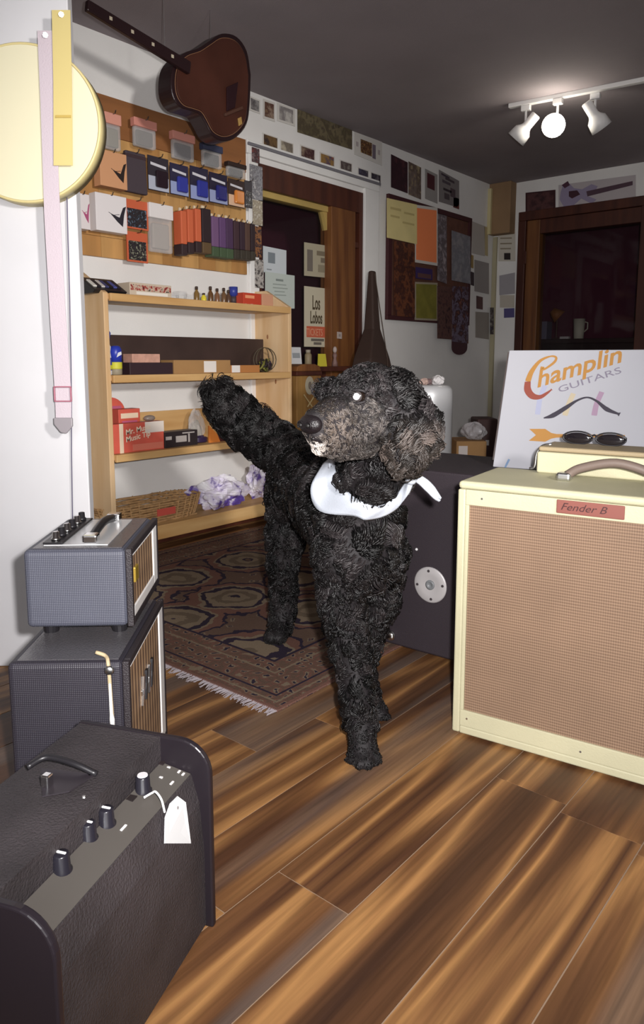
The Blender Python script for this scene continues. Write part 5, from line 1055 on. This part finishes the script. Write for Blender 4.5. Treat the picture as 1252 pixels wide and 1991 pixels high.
# ------------------------------------------------------------------ the dog: one continuous body, curly coat as a child
def DP(px, py, d): return np.array(at(px, py, d))
def cap(a, b, reg):                      # a, b: (px, py, distance, radius in px)
    A, B = DP(*a[:3]), DP(*b[:3]); ra = a[3]*m_per_px(Vector(A)); rb = b[3]*m_per_px(Vector(B)); return (A, B, ra, rb, reg)
PR = []
def chain(reg, *pts):
    for i in range(len(pts)-1): PR.append(cap(pts[i], pts[i+1], reg))
# trunk
chain('chest', (700, 1005, 1.60, 76), (676, 985, 1.74, 84), (648, 975, 1.90, 74))
chain('chest', (700, 1075, 1.58, 68), (690, 1050, 1.68, 76))
chain('body', (648, 975, 1.90, 74), (612, 945, 2.06, 64), (588, 925, 2.18, 58))
chain('body', (600, 965, 2.10, 58), (570, 965, 2.18, 46))
# neck
chain('neck', (705, 985, 1.58, 62), (735, 905, 1.53, 58), (748, 830, 1.50, 56))
# front legs
chain('leg', (656, 1080, 1.55, 44), (664, 1165, 1.56, 36), (682, 1260, 1.545, 30), (695, 1350, 1.515, 24), (703, 1415, 1.495, 23))
chain('paw', (703, 1415, 1.495, 23), (706, 1462, 1.475, 26))
for k, (px, py, d_) in enumerate(((684, 1478, 1.458), (699, 1486, 1.436), (716, 1486, 1.436), (731, 1477, 1.455))): PR.append(cap((704, 1452, 1.49, 16), (px, py, d_, 11.5), 'paw'))
chain('leg', (748, 1080, 1.60, 42), (738, 1165, 1.64, 30), (710, 1255, 1.67, 22), (705, 1325, 1.68, 17), (722, 1365, 1.675, 16))
chain('paw', (722, 1365, 1.675, 16), (735, 1388, 1.665, 18))
for k, (px, py, d_) in enumerate(((728, 1398, 1.655), (739, 1401, 1.645), (749, 1396, 1.65))): PR.append(cap((735, 1385, 1.67, 14), (px, py, d_, 9), 'paw'))
# hind legs: thigh, hock pointing back, near-vertical shank, paw
chain('leg', (566, 965, 2.16, 44), (556, 1040, 2.14, 33), (549, 1095, 2.14, 23), (552, 1145, 2.20, 20), (549, 1190, 2.185, 18), (545, 1220, 2.165, 17))
chain('paw', (545, 1220, 2.165, 17), (538, 1235, 2.135, 18), (528, 1240, 2.105, 14))
PR.append(cap((545, 1228, 2.14, 14), (543, 1241, 2.10, 12), 'paw'))
chain('leg', (625, 960, 2.16, 44), (640, 1035, 2.12, 32), (645, 1090, 2.14, 22), (655, 1140, 2.22, 17), (650, 1180, 2.20, 15))
chain('paw', (650, 1180, 2.20, 15), (645, 1208, 2.17, 16), (638, 1222, 2.13, 13))
# tail
chain('tail', (572, 890, 2.22, 32), (530, 864, 2.28, 33), (486, 832, 2.30, 33), (448, 798, 2.29, 28), (425, 764, 2.27, 18))
# head
chain('skull', (722, 775, 1.435, 54), (757, 782, 1.47, 52))
chain('skull', (703, 757, 1.405, 36), (722, 752, 1.44, 38))
chain('cheek', (712, 820, 1.40, 44), (742, 830, 1.43, 44))
chain('muzzle', (690, 812, 1.385, 42), (650, 822, 1.345, 35), (617, 828, 1.305, 27))
chain('bridge', (682, 787, 1.385, 24), (645, 802, 1.335, 19), (612, 815, 1.295, 14))
chain('lip', (690, 842, 1.375, 34), (648, 850, 1.33, 26), (620, 848, 1.30, 18))
chain('jaw', (705, 862, 1.40, 28), (660, 873, 1.35, 19), (622, 868, 1.315, 14))
chain('brow', (676, 762, 1.37, 17), (690, 750, 1.372, 18), (706, 752, 1.375, 16))
chain('brow', (645, 762, 1.40, 15), (632, 758, 1.42, 15))
chain('skull', (672, 772, 1.395, 30), (700, 768, 1.42, 36))
# near ear, a thin hanging flap; far ear behind
chain('ear', (772, 752, 1.42, 22), (795, 795, 1.415, 24), (806, 845, 1.40, 26), (800, 888, 1.385, 22))
chain('ear', (785, 770, 1.43, 18), (822, 815, 1.425, 18), (832, 855, 1.41, 17))
chain('ear', (778, 790, 1.41, 18), (776, 850, 1.385, 20), (780, 892, 1.38, 17))
chain('far_ear', (690, 755, 1.52, 20), (672, 800, 1.55, 20), (668, 850, 1.55, 16))
ORDER = ['chest', 'body', 'neck', 'leg', 'paw', 'tail', 'skull', 'cheek', 'muzzle', 'bridge', 'lip', 'jaw', 'brow', 'ear', 'far_ear']
def cdist(P, A, B, ra, rb):
    ba = B-A; L2 = (ba@ba); h = np.clip(((P-A)@ba)/L2, 0, 1).astype(np.float32)
    d = P-A-h[..., None]*ba; return np.sqrt((d*d).sum(-1))-(ra+(rb-ra)*h)
def dog_mesh(vs, K):
    lo = np.min([np.minimum(a-ra, b-rb) for a, b, ra, rb, _ in PR], 0)-.03; hi = np.max([np.maximum(a+ra, b+rb) for a, b, ra, rb, _ in PR], 0)+.03
    n = np.ceil((hi-lo)/vs).astype(int)+1; acc = np.zeros(n, np.float32)
    ax = [lo[i]+vs*np.arange(n[i]) for i in range(3)]
    for A, B, ra, rb, reg in PR:
        kk = K*(.33 if reg == 'paw' else .55 if reg in ('paw', 'brow', 'jaw', 'lip', 'ear') else 1)
        m = 6*K; l = np.minimum(A-ra, B-rb)-m; h = np.maximum(A+ra, B+rb)+m
        i0 = np.clip(((l-lo)/vs).astype(int), 0, n); i1 = np.clip(np.ceil((h-lo)/vs).astype(int)+1, 0, n)
        g = np.stack(np.meshgrid(*[ax[i][i0[i]:i1[i]] for i in range(3)], indexing='ij'), -1).astype(np.float32)
        acc[i0[0]:i1[0], i0[1]:i1[1], i0[2]:i1[2]] += np.exp(-np.clip(cdist(g, A.astype(np.float32), B.astype(np.float32), ra, rb)/kk, -40, 40))
    F = -K*np.log(np.maximum(acc, 1e-20))
    # surface nets
    ins = F < 0; c = [F[i:n[0]-1+i, j:n[1]-1+j, k:n[2]-1+k] for i in (0, 1) for j in (0, 1) for k in (0, 1)]
    cnt = sum((q < 0).astype(np.int8) for q in c); cells = np.argwhere((cnt > 0) & (cnt < 8))
    idx = -np.ones(np.array(F.shape)-1, np.int64); idx[tuple(cells.T)] = np.arange(len(cells))
    corner = [(i, j, k) for i in (0, 1) for j in (0, 1) for k in (0, 1)]
    val = np.stack([F[cells[:, 0]+i, cells[:, 1]+j, cells[:, 2]+k] for i, j, k in corner], 1)
    pos = np.zeros((len(cells), 3)); wt = np.zeros(len(cells))
    for a in range(8):
        for b in range(a+1, 8):
            df = np.array(corner[b])-np.array(corner[a])
            if abs(df).sum() != 1: continue
            s = (val[:, a] < 0) != (val[:, b] < 0); t = np.where(s, val[:, a]/(val[:, a]-val[:, b]+1e-12), 0)
            pos += s[:, None]*(np.array(corner[a])+t[:, None]*df); wt += s
    V = lo+vs*(cells+pos/wt[:, None]); faces = []
    for a in range(3):
        b, c2 = (a+1) % 3, (a+2) % 3; sl0 = [slice(None)]*3; sl1 = [slice(None)]*3
        sl0[a] = slice(0, -1); sl1[a] = slice(1, None); s = ins[tuple(sl0)] != ins[tuple(sl1)]
        E = np.argwhere(s); E = E[(E[:, b] > 0) & (E[:, c2] > 0) & (E[:, b] < idx.shape[b]) & (E[:, c2] < idx.shape[c2])]
        fl_ = ins[tuple(E.T)]
        def ci(db, dc): q = E.copy(); q[:, b] += db; q[:, c2] += dc; return idx[tuple(q.T)]
        Q = np.stack([ci(-1, -1), ci(0, -1), ci(0, 0), ci(-1, 0)], 1); Q[~fl_] = Q[~fl_][:, ::-1]; faces.append(Q)
    return V, np.concatenate(faces)
V, Fc = dog_mesh(.0052, .009)
V[:, 2] = np.maximum(V[:, 2], np.where((V[:, 0] < RX1+.03) & (V[:, 1] > RY0-.03), .0068, .001))
dog_base = (DP(700, 1450, 1.55)+DP(560, 1240, 2.15))/2; dog_base[2] = 0
dog = thing('dog', 'curly black dog in a white bandana looking to the side', 'dog', dog_base)
def np_mesh(name, V, F, m, parent, smooth=True, col=None, base=dog_base):
    me = bpy.data.meshes.new(name); k = F.shape[1]; me.vertices.add(len(V)); me.vertices.foreach_set('co', (V-base).astype(np.float32).ravel())
    me.loops.add(F.size); me.loops.foreach_set('vertex_index', F.astype(np.int32).ravel()); me.polygons.add(len(F)); me.polygons.foreach_set('loop_start', np.arange(0, F.size, k, dtype=np.int32)); me.polygons.foreach_set('loop_total', np.full(len(F), k, np.int32))
    me.update(calc_edges=True); me.polygons.foreach_set('use_smooth', np.full(len(F), smooth)); me.materials.append(m)
    if col is not None:
        at_ = me.color_attributes.new('coat', 'FLOAT_COLOR', 'POINT'); at_.data.foreach_set('color', col.astype(np.float32).ravel())
    o = bpy.data.objects.new(name, me); COL.objects.link(o); o.parent = parent; return o
skin = mat('dog_skin', (.006, .004, .005), .7, var=.3, vscale=40, bump=.6, bscale=90)
body_o = np_mesh('body', V, Fc, skin, dog)

# ---- curly locks
tri = np.concatenate([Fc[:, [0, 1, 2]], Fc[:, [0, 2, 3]]]); A, B, C = V[tri[:, 0]], V[tri[:, 1]], V[tri[:, 2]]
nr = np.cross(B-A, C-A); area = np.linalg.norm(nr, axis=1)/2; nr = nr/np.maximum(2*area, 1e-12)[:, None]
vn = np.zeros_like(V)
for i in range(3): np.add.at(vn, tri[:, i], nr*area[:, None])
for _ in range(3):                        # smooth normals a little
    vn = vn/np.maximum(np.linalg.norm(vn, axis=1), 1e-9)[:, None]; t_ = np.zeros_like(vn)
    for a, b in ((0, 1), (1, 2), (2, 3), (3, 0)): np.add.at(t_, Fc[:, a], vn[Fc[:, b]]); np.add.at(t_, Fc[:, b], vn[Fc[:, a]])
    vn = vn+t_*.5
vn = vn/np.maximum(np.linalg.norm(vn, axis=1), 1e-9)[:, None]
def region(P):
    best = np.full(len(P), 9.); out = np.zeros(len(P), int); par = np.zeros((len(P), 3))
    for A_, B_, ra, rb, reg in PR:
        d = cdist(P, A_, B_, ra, rb); m = d < best; best[m] = d[m]; out[m] = ORDER.index(reg); t = B_-A_; par[m] = t/np.linalg.norm(t)
    return out, par
ctri = (A+B+C)/3; treg, tpar = region(ctri)
#        density/m2, length, curl radius, turns, thickness, lift, flow-down weight, flow-along weight
FUR = {'chest': (32000, .030, .0050, 1.3, .0017, .012, .8, .0), 'body': (21000, .028, .0050, 1.3, .0018, .012, .6, .5), 'neck': (32000, .034, .0055, 1.2, .0017, .010, 1., .0), 'leg': (36000, .020, .0042, 1.2, .0015, .008, .7, .4), 'paw': (44000, .009, .0020, .7, .0012, .003, .6, .5),
       'tail': (56000, .060, .0060, 1.1, .0014, .018, .75, .45), 'skull': (70000, .020, .0026, .75, .0011, .005, .2, -.8), 'cheek': (95000, .017, .0013, .5, .0011, .002, .45, -.8), 'muzzle': (130000, .012, .0010, .5, .0010, .002, .5, -.6), 'bridge': (140000, .008, .0010, .5, .0010, .0015, .1, -.9), 'lip': (130000, .011, .0012, .5, .0010, .002, .8, -.4), 'jaw': (120000, .012, .0012, .5, .0010, .003, .6, -.6), 'brow': (80000, .017, .0032, .9, .0011, .008, .3, -.6), 'ear': (46000, .036, .0064, 1.5, .0017, .009, 1.0, .3), 'far_ear': (40000, .026, .005, 1.3, .0014, .008, 1., .3)}
dens = np.array([FUR[r][0] for r in ORDER])[treg]
num = RNG.poisson(area*dens); ti_ = np.repeat(np.arange(len(tri)), num); M = len(ti_)
r1, r2 = RNG.random(M), RNG.random(M); s1 = np.sqrt(r1); bw = np.stack([1-s1, s1*(1-r2), s1*r2], 1)
P0 = sum(bw[:, [i]]*V[tri[ti_, i]] for i in range(3)); N0 = sum(bw[:, [i]]*vn[tri[ti_, i]] for i in range(3)); N0 /= np.linalg.norm(N0, axis=1)[:, None]
rg_ = treg[ti_]; par = tpar[ti_]; prm = {k: np.array([FUR[r][i] for r in ORDER])[rg_] for i, k in enumerate(('dens', 'len', 'cr', 'turn', 'th', 'lift', 'down', 'along'))}
eye_p, nose_p, chin_p = DP(697, 771, 1.352), DP(604, 824, 1.285), DP(607, 868, 1.30)
inner_ = [(650, 884), (654, 915), (672, 950), (700, 974), (735, 984), (765, 968), (788, 938), (797, 922)]
outer_ = [(628, 902), (604, 950), (622, 994), (688, 1003), (716, 1011), (762, 996), (793, 962), (806, 930)]
def to_px(P):
    q = P-np.array(EYE); zc_ = q@np.array(FW); return CX+FPX*(q@np.array(RT))/zc_, CY-FPX*(q@np.array(UP))/zc_
ux, uy = to_px(P0); poly = inner_+outer_[::-1]; under = np.zeros(M, bool)
for k_ in range(len(poly)):
    (xa, ya), (xb, yb) = poly[k_], poly[k_-1]; under ^= ((ya > uy) != (yb > uy)) & (ux < (xb-xa)*(uy-ya)/((yb-ya) or 1e-9)+xa)
under &= (N0@np.array(FW) < .2) & np.isin(rg_, [ORDER.index(r) for r in ('chest', 'neck')])   # hair pressed flat beneath the cloth
keep = (np.linalg.norm(P0-eye_p, axis=1) > .0145) & (np.linalg.norm(P0-nose_p, axis=1) > .022) & ~under
P0, N0, rg_, par = P0[keep], N0[keep], rg_[keep], par[keep]; prm = {k: v[keep] for k, v in prm.items()}; M = len(P0)
# direction field with slow variation so that neighbouring locks clump
def wob(P, f, s): return np.sin(P@np.array([f, f*.7, f*1.1])+s)+np.sin(P@np.array([-f*.8, f*1.2, f*.5])+s*2.1)
from mathutils.kdtree import KDTree
crad = {'chest': 44, 'body': 50, 'neck': 40, 'leg': 32, 'paw': 26, 'tail': 44, 'skull': 24, 'cheek': 14, 'muzzle': 10, 'bridge': 8, 'lip': 10, 'jaw': 12, 'brow': 18, 'ear': 46, 'far_ear': 40}
pull = np.array([.66 if r in ('chest', 'body', 'neck', 'leg', 'ear', 'far_ear', 'tail') else .3 for r in ORDER])[rg_]
pc = 1/np.array([crad[r] for r in ORDER])[rg_]*1.6; cen = np.where(RNG.random(M) < pc)[0]
kd = KDTree(len(cen)); [kd.insert(Vector(P0[c_]), k_) for k_, c_ in enumerate(cen)]; kd.balance()
cl = np.array([kd.find(Vector(q_))[1] for q_ in P0]); ci_ = cen[cl]; C0 = P0[ci_]
crnd = RNG.normal(0, .55, (len(cen), 3)); cph = RNG.uniform(0, 6.28, len(cen)); csheen = np.minimum(3.4, np.exp(RNG.normal(-.1, .9, len(cen)))); clen = RNG.uniform(.75, 1.3, len(cen)); cturn = RNG.uniform(.8, 1.35, len(cen))
flow = np.array([0, 0, -1.])*prm['down'][:, None]+par[ci_]*prm['along'][:, None]
flow = flow+.28*np.stack([wob(C0, 40, 1), wob(C0, 45, 2), wob(C0, 38, 3)], 1)+crnd[cl]+RNG.normal(0, .14, (M, 3))
flow -= N0*(flow*N0).sum(1, keepdims=True); flow /= np.maximum(np.linalg.norm(flow, axis=1), 1e-6)[:, None]; bi = np.cross(N0, flow)
ph = cph[cl]+RNG.normal(0, .22, M); Ls = prm['len']*clen[cl]*RNG.uniform(.85, 1.15, M); K_ = 10; S_ = np.linspace(0, 1, K_)
path = np.zeros((M, K_, 3)); tw = prm['turn']*2*math.pi*cturn[cl]; off = C0-P0; off -= N0*(off*N0).sum(1, keepdims=True)
for i, s in enumerate(S_):
    amp = prm['cr']*min(1, s*2.2)*1.25
    path[:, i] = P0-N0*.002+off*(pull*s**.7)[:, None]+flow*(Ls*s*.8)[:, None]+N0*((prm['lift']*1.15*math.sin(math.pi*min(1, s*.95)**.8))+amp*(1-np.cos(tw*s+ph))*.55)[:, None]+bi*(amp*np.sin(tw*s+ph))[:, None]
path[:, :, 2] = np.maximum(path[:, :, 2], np.where((path[:, :, 0] < RX1+.03) & (path[:, :, 1] > RY0-.03), .0082, .0022))
T_ = np.gradient(path, axis=1); T_ /= np.maximum(np.linalg.norm(T_, axis=2), 1e-9)[..., None]
a_ = np.cross(T_, N0[:, None, :]); a_ /= np.maximum(np.linalg.norm(a_, axis=2), 1e-9)[..., None]; b_ = np.cross(a_, T_)
rad = prm['th'][:, None]*(1-.75*S_**2)[None, :]*RNG.uniform(.75, 1.3, M)[:, None]
SV = np.stack([path+rad[..., None]*(a_*math.cos(q)+b_*math.sin(q)) for q in (0, 2.094, 4.189)], 2).reshape(-1, 3)
base_i = (np.arange(M)*K_*3)[:, None, None]; ii = np.arange(K_-1)[None, :, None]*3; jj = np.arange(3)[None, None, :]; j2 = (jj+1) % 3
SF = np.stack([base_i+ii+jj, base_i+ii+j2, base_i+ii+3+j2, base_i+ii+3+jj], -1).reshape(-1, 4)
# coat colour: natural variation plus flash sheen put in clump by clump
def near(p, r): return np.exp(-(np.linalg.norm(P0-p, axis=1)/r)**2)
cbase = np.array([.0056, .0046, .0048])[None]*(csheen[cl]*RNG.uniform(.7, 1.4, M))[:, None]; print('locks', M, 'clumps', len(cen))
greyR = np.isin(rg_, [ORDER.index(r) for r in ('cheek', 'lip', 'muzzle', 'jaw')]); earR = rg_ == ORDER.index('ear')
cc = cbase.copy(); cc[greyR] = np.array([.044, .038, .035])*(np.clip(csheen[cl], .65, 1.5)*RNG.uniform(.6, 1.4, M))[greyR][:, None]; lowear = np.clip((P0[:, 2]-DP(800, 800, 1.4)[2])/(-.06), 0, 1)*earR
cc += lowear[:, None]*np.array([.036, .028, .023])*np.clip(csheen[cl], .3, 2.5)[:, None]; cc += near(DP(640, 835, 1.31), .035)[:, None]*np.array([.06, .042, .030])*RNG.uniform(.6, 1.3, (M, 1))
skullR = np.isin(rg_, [ORDER.index(r) for r in ('skull', 'brow')]); cc[skullR] *= 1.35
wh = np.clip(near(chin_p, .024)*4-1, 0, 1)[:, None]*(P0[:, [2]] < chin_p[2]+.010); cc = cc*(1-wh)+wh*np.array([.40, .36, .33])
col = np.concatenate([np.repeat(cc, K_*3, 0), np.ones((M*K_*3, 1))], 1)
m, N, L, bs = nodes('dog_coat'); an_ = N.new('ShaderNodeAttribute'); an_.attribute_name = 'coat'; L.new(an_.outputs['Color'], bs.inputs['Base Color']); bs.inputs['Roughness'].default_value = .43; bs.inputs['Specular IOR Level'].default_value = .38
coat = np_mesh('curly_coat', SV, SF, m, dog, True, col); coat['kind'] = 'stuff'
# ---- eyes, nose, mouth
di = lambda p: Vector(p)-Vector(dog_base)
def eye(px, py, d_, r, lit):
    c = di(DP(px, py, d_)); to = (Vector(EYE)-Vector(DP(px, py, d_))).normalized()
    e = obj('eye', MB().ball(c, r, 20, 14), mat('eyeball', (.008, .005, .004), .06, coat=1), dog, smooth=True)
    look = (to+(-RT)*.35).normalized()
    obj('pupil_shine', MB().lathe([(.0001, 0), (r*.46, -.02*r), (r*.48, -r*.12)], c+look*r*1.02, look, 20), mat('eyeshine_pale', (.86, .88, .9), .15), e, smooth=True)  # flash eyeshine put into the colour as a pale disc
    obj('iris', MB().lathe([(r*.49, -r*.10), (r*.74, -r*.28), (r*.76, -r*.34)], c+look*r*1.0, look, 20), mat('iris', (.035, .03, .03), .2), e, smooth=True)
    rot = look.to_track_quat('Z', 'Y').to_matrix()
    for s in (-1, 1):
        obj('eyelid', MB().tube([c+rot@Vector((r*1.08*math.cos(a), s*r*(.55+.35*math.sin(a)) if True else 0, r*.55*math.sin(a)+r*.25)) for a in [k*math.pi/10 for k in range(11)]], .0026, 6), skin, e, smooth=True)
eye(697, 771, 1.351, .0135, True)
eye(649, 772, 1.40, .0115, False)
nc = di(DP(604, 825, 1.290)); nf = (-RT*.72-FH*.62).normalized(); nrot = nf.to_track_quat('X', 'Z').to_matrix()
no = obj('nose', MB().ball(nc, (.017, .026, .0185), 24, 16, nrot), mat('noseleather', (.007, .005, .006), .34, bump=.35, bscale=500), dog, smooth=True)
for s in (-1, 1):
    p = nc+nrot@Vector((.0155, s*.010, -.001)); obj('nostril', MB().ball(p, (.004, .0055, .0042), 12, 8, nrot), mat('nostril', (.003, .002, .002), .6), no, smooth=True)
    obj('nostril_rim', MB().tube([nc+nrot@Vector((.0165-.002*abs(math.cos(a)), s*(.0105+.008*math.cos(a)), -.001+.0068*math.sin(a))) for a in [k*math.pi/8 for k in range(-2, 9)]], .0016, 6), MATS['noseleather'], no, smooth=True)
obj('mouth_line', MB().tube(curvy([di(DP(*q)) for q in ((607, 852, 1.272), (622, 858, 1.282), (645, 868, 1.304), (668, 870, 1.325), (690, 864, 1.343))], 5), .0028, 6), mat('lipblack', (.006, .004, .005), .5), dog, smooth=True)

# ------------------------------------------------------------------ bandana: cloth laid on the dog's neck and chest
from mathutils.bvhtree import BVHTree
bvh = BVHTree.FromPolygons([Vector(v) for v in V], [tuple(int(q) for q in f) for f in Fc])
def on_dog(px, py, lift, dflt):
    r = ray(px, py).normalized(); h = bvh.ray_cast(EYE, r)
    t = (h[0]-EYE).length-lift if h[0] is not None else dflt; return EYE+r*t
I2 = curvy([Vector((*p, 0)) for p in inner_], 6); O2 = curvy([Vector((*p, 0)) for p in outer_], 6); nu = len(I2); nv = 9
grid = [[None]*nv for _ in range(nu)]; dd = np.zeros((nu, nv))
for i in range(nu):
    for j in range(nv):
        q = I2[i].lerp(O2[i], j/(nv-1)); p = on_dog(q.x, q.y, .020, 1.5); dd[i, j] = (p-EYE).length
dd[dd > np.median(dd)+.10] = np.median(dd)+.06
for _ in range(14):
    e = np.pad(dd, 1, mode='edge'); dd = .2*(e[1:-1, 1:-1]+e[:-2, 1:-1]+e[2:, 1:-1]+e[1:-1, :-2]+e[1:-1, 2:])
vs = []
for i in range(nu):
    for j in range(nv):
        q = I2[i].lerp(O2[i], j/(nv-1)); vs.append(EYE+ray(q.x, q.y).normalized()*(dd[i, j]-.006*math.sin(math.pi*j/(nv-1))+.0022*math.sin(i*.9+j*.5)))
bn_ = thing('bandana', 'white cloth bandana tied around the black dog neck', 'bandana', Vector(DP(700, 960, 1.5))); bi_ = inv_of(bn_); clothm = mat('bandana', S(160, 165, 174), .8, bump=.15, bscale=400)
fs = [(i*nv+j, i*nv+j+1, (i+1)*nv+j+1, (i+1)*nv+j) for i in range(nu-1) for j in range(nv-1)]
o = obj('cloth', MB().add(vs, fs), clothm, bn_, smooth=True, inv=bi_); sf = o.modifiers.new('thick', 'SOLIDIFY'); sf.thickness = .003; sf.offset = 0
# the part that goes round the back of the neck
a0, a1 = vs[0].lerp(vs[nv-1], .5), vs[-nv].lerp(vs[-1], .5); nc_ = Vector(DP(733, 905, 1.53)); rn = (a0-a1).length/2
bp2 = curvy([a1, Vector(DP(806, 905, 1.54)), Vector(DP(782, 880, 1.64)), Vector(DP(720, 872, 1.66)), Vector(DP(660, 880, 1.60)), a0], 6); vb = []
for p in bp2: vb += [p+Vector((0, 0, .018)), p-Vector((0, 0, .018))]
o = obj('neck_band', MB().add(vb, [(2*i, 2*i+1, 2*i+3, 2*i+2) for i in range(len(bp2)-1)]), clothm, bn_, smooth=True, inv=bi_); sf = o.modifiers.new('thick', 'SOLIDIFY'); sf.thickness = .003
kd = (vs[-1]-EYE).length/ray(800, 930).length
def kp(px, py, off=0): return EYE+ray(px, py).normalized()*((vs[-1]-EYE).length+off)
obj('knot', MB().ball(kp(799, 930, -.004), (.013, .013, .014), 14, 10), clothm, bn_, smooth=True, inv=bi_)
tl_c = curvy([Vector((800, 926, 0)), Vector((818, 934, 0)), Vector((836, 950, 0)), Vector((848, 964, 0)), Vector((856, 972, 0))], 5); ws_ = [12, 17, 20, 19, 15, 10]; vt = []
for i, q in enumerate(tl_c):
    t = i/(len(tl_c)-1); wv = np.interp(t, np.linspace(0, 1, 6), ws_)/2; n2 = Vector((.55, -.83, 0))
    for s in (-1, -.5, 0, .5, 1): qq = q+n2*wv*s; vt.append(kp(qq.x, qq.y, .006*math.cos(s*2)+.02*t))
fs = [(i*5+j, i*5+j+1, i*5+6+j, i*5+5+j) for i in range(len(tl_c)-1) for j in range(4)]
o = obj('tied_end', MB().add(vt, fs), clothm, bn_, smooth=True, inv=bi_); sf = o.modifiers.new('thick', 'SOLIDIFY'); sf.thickness = .004
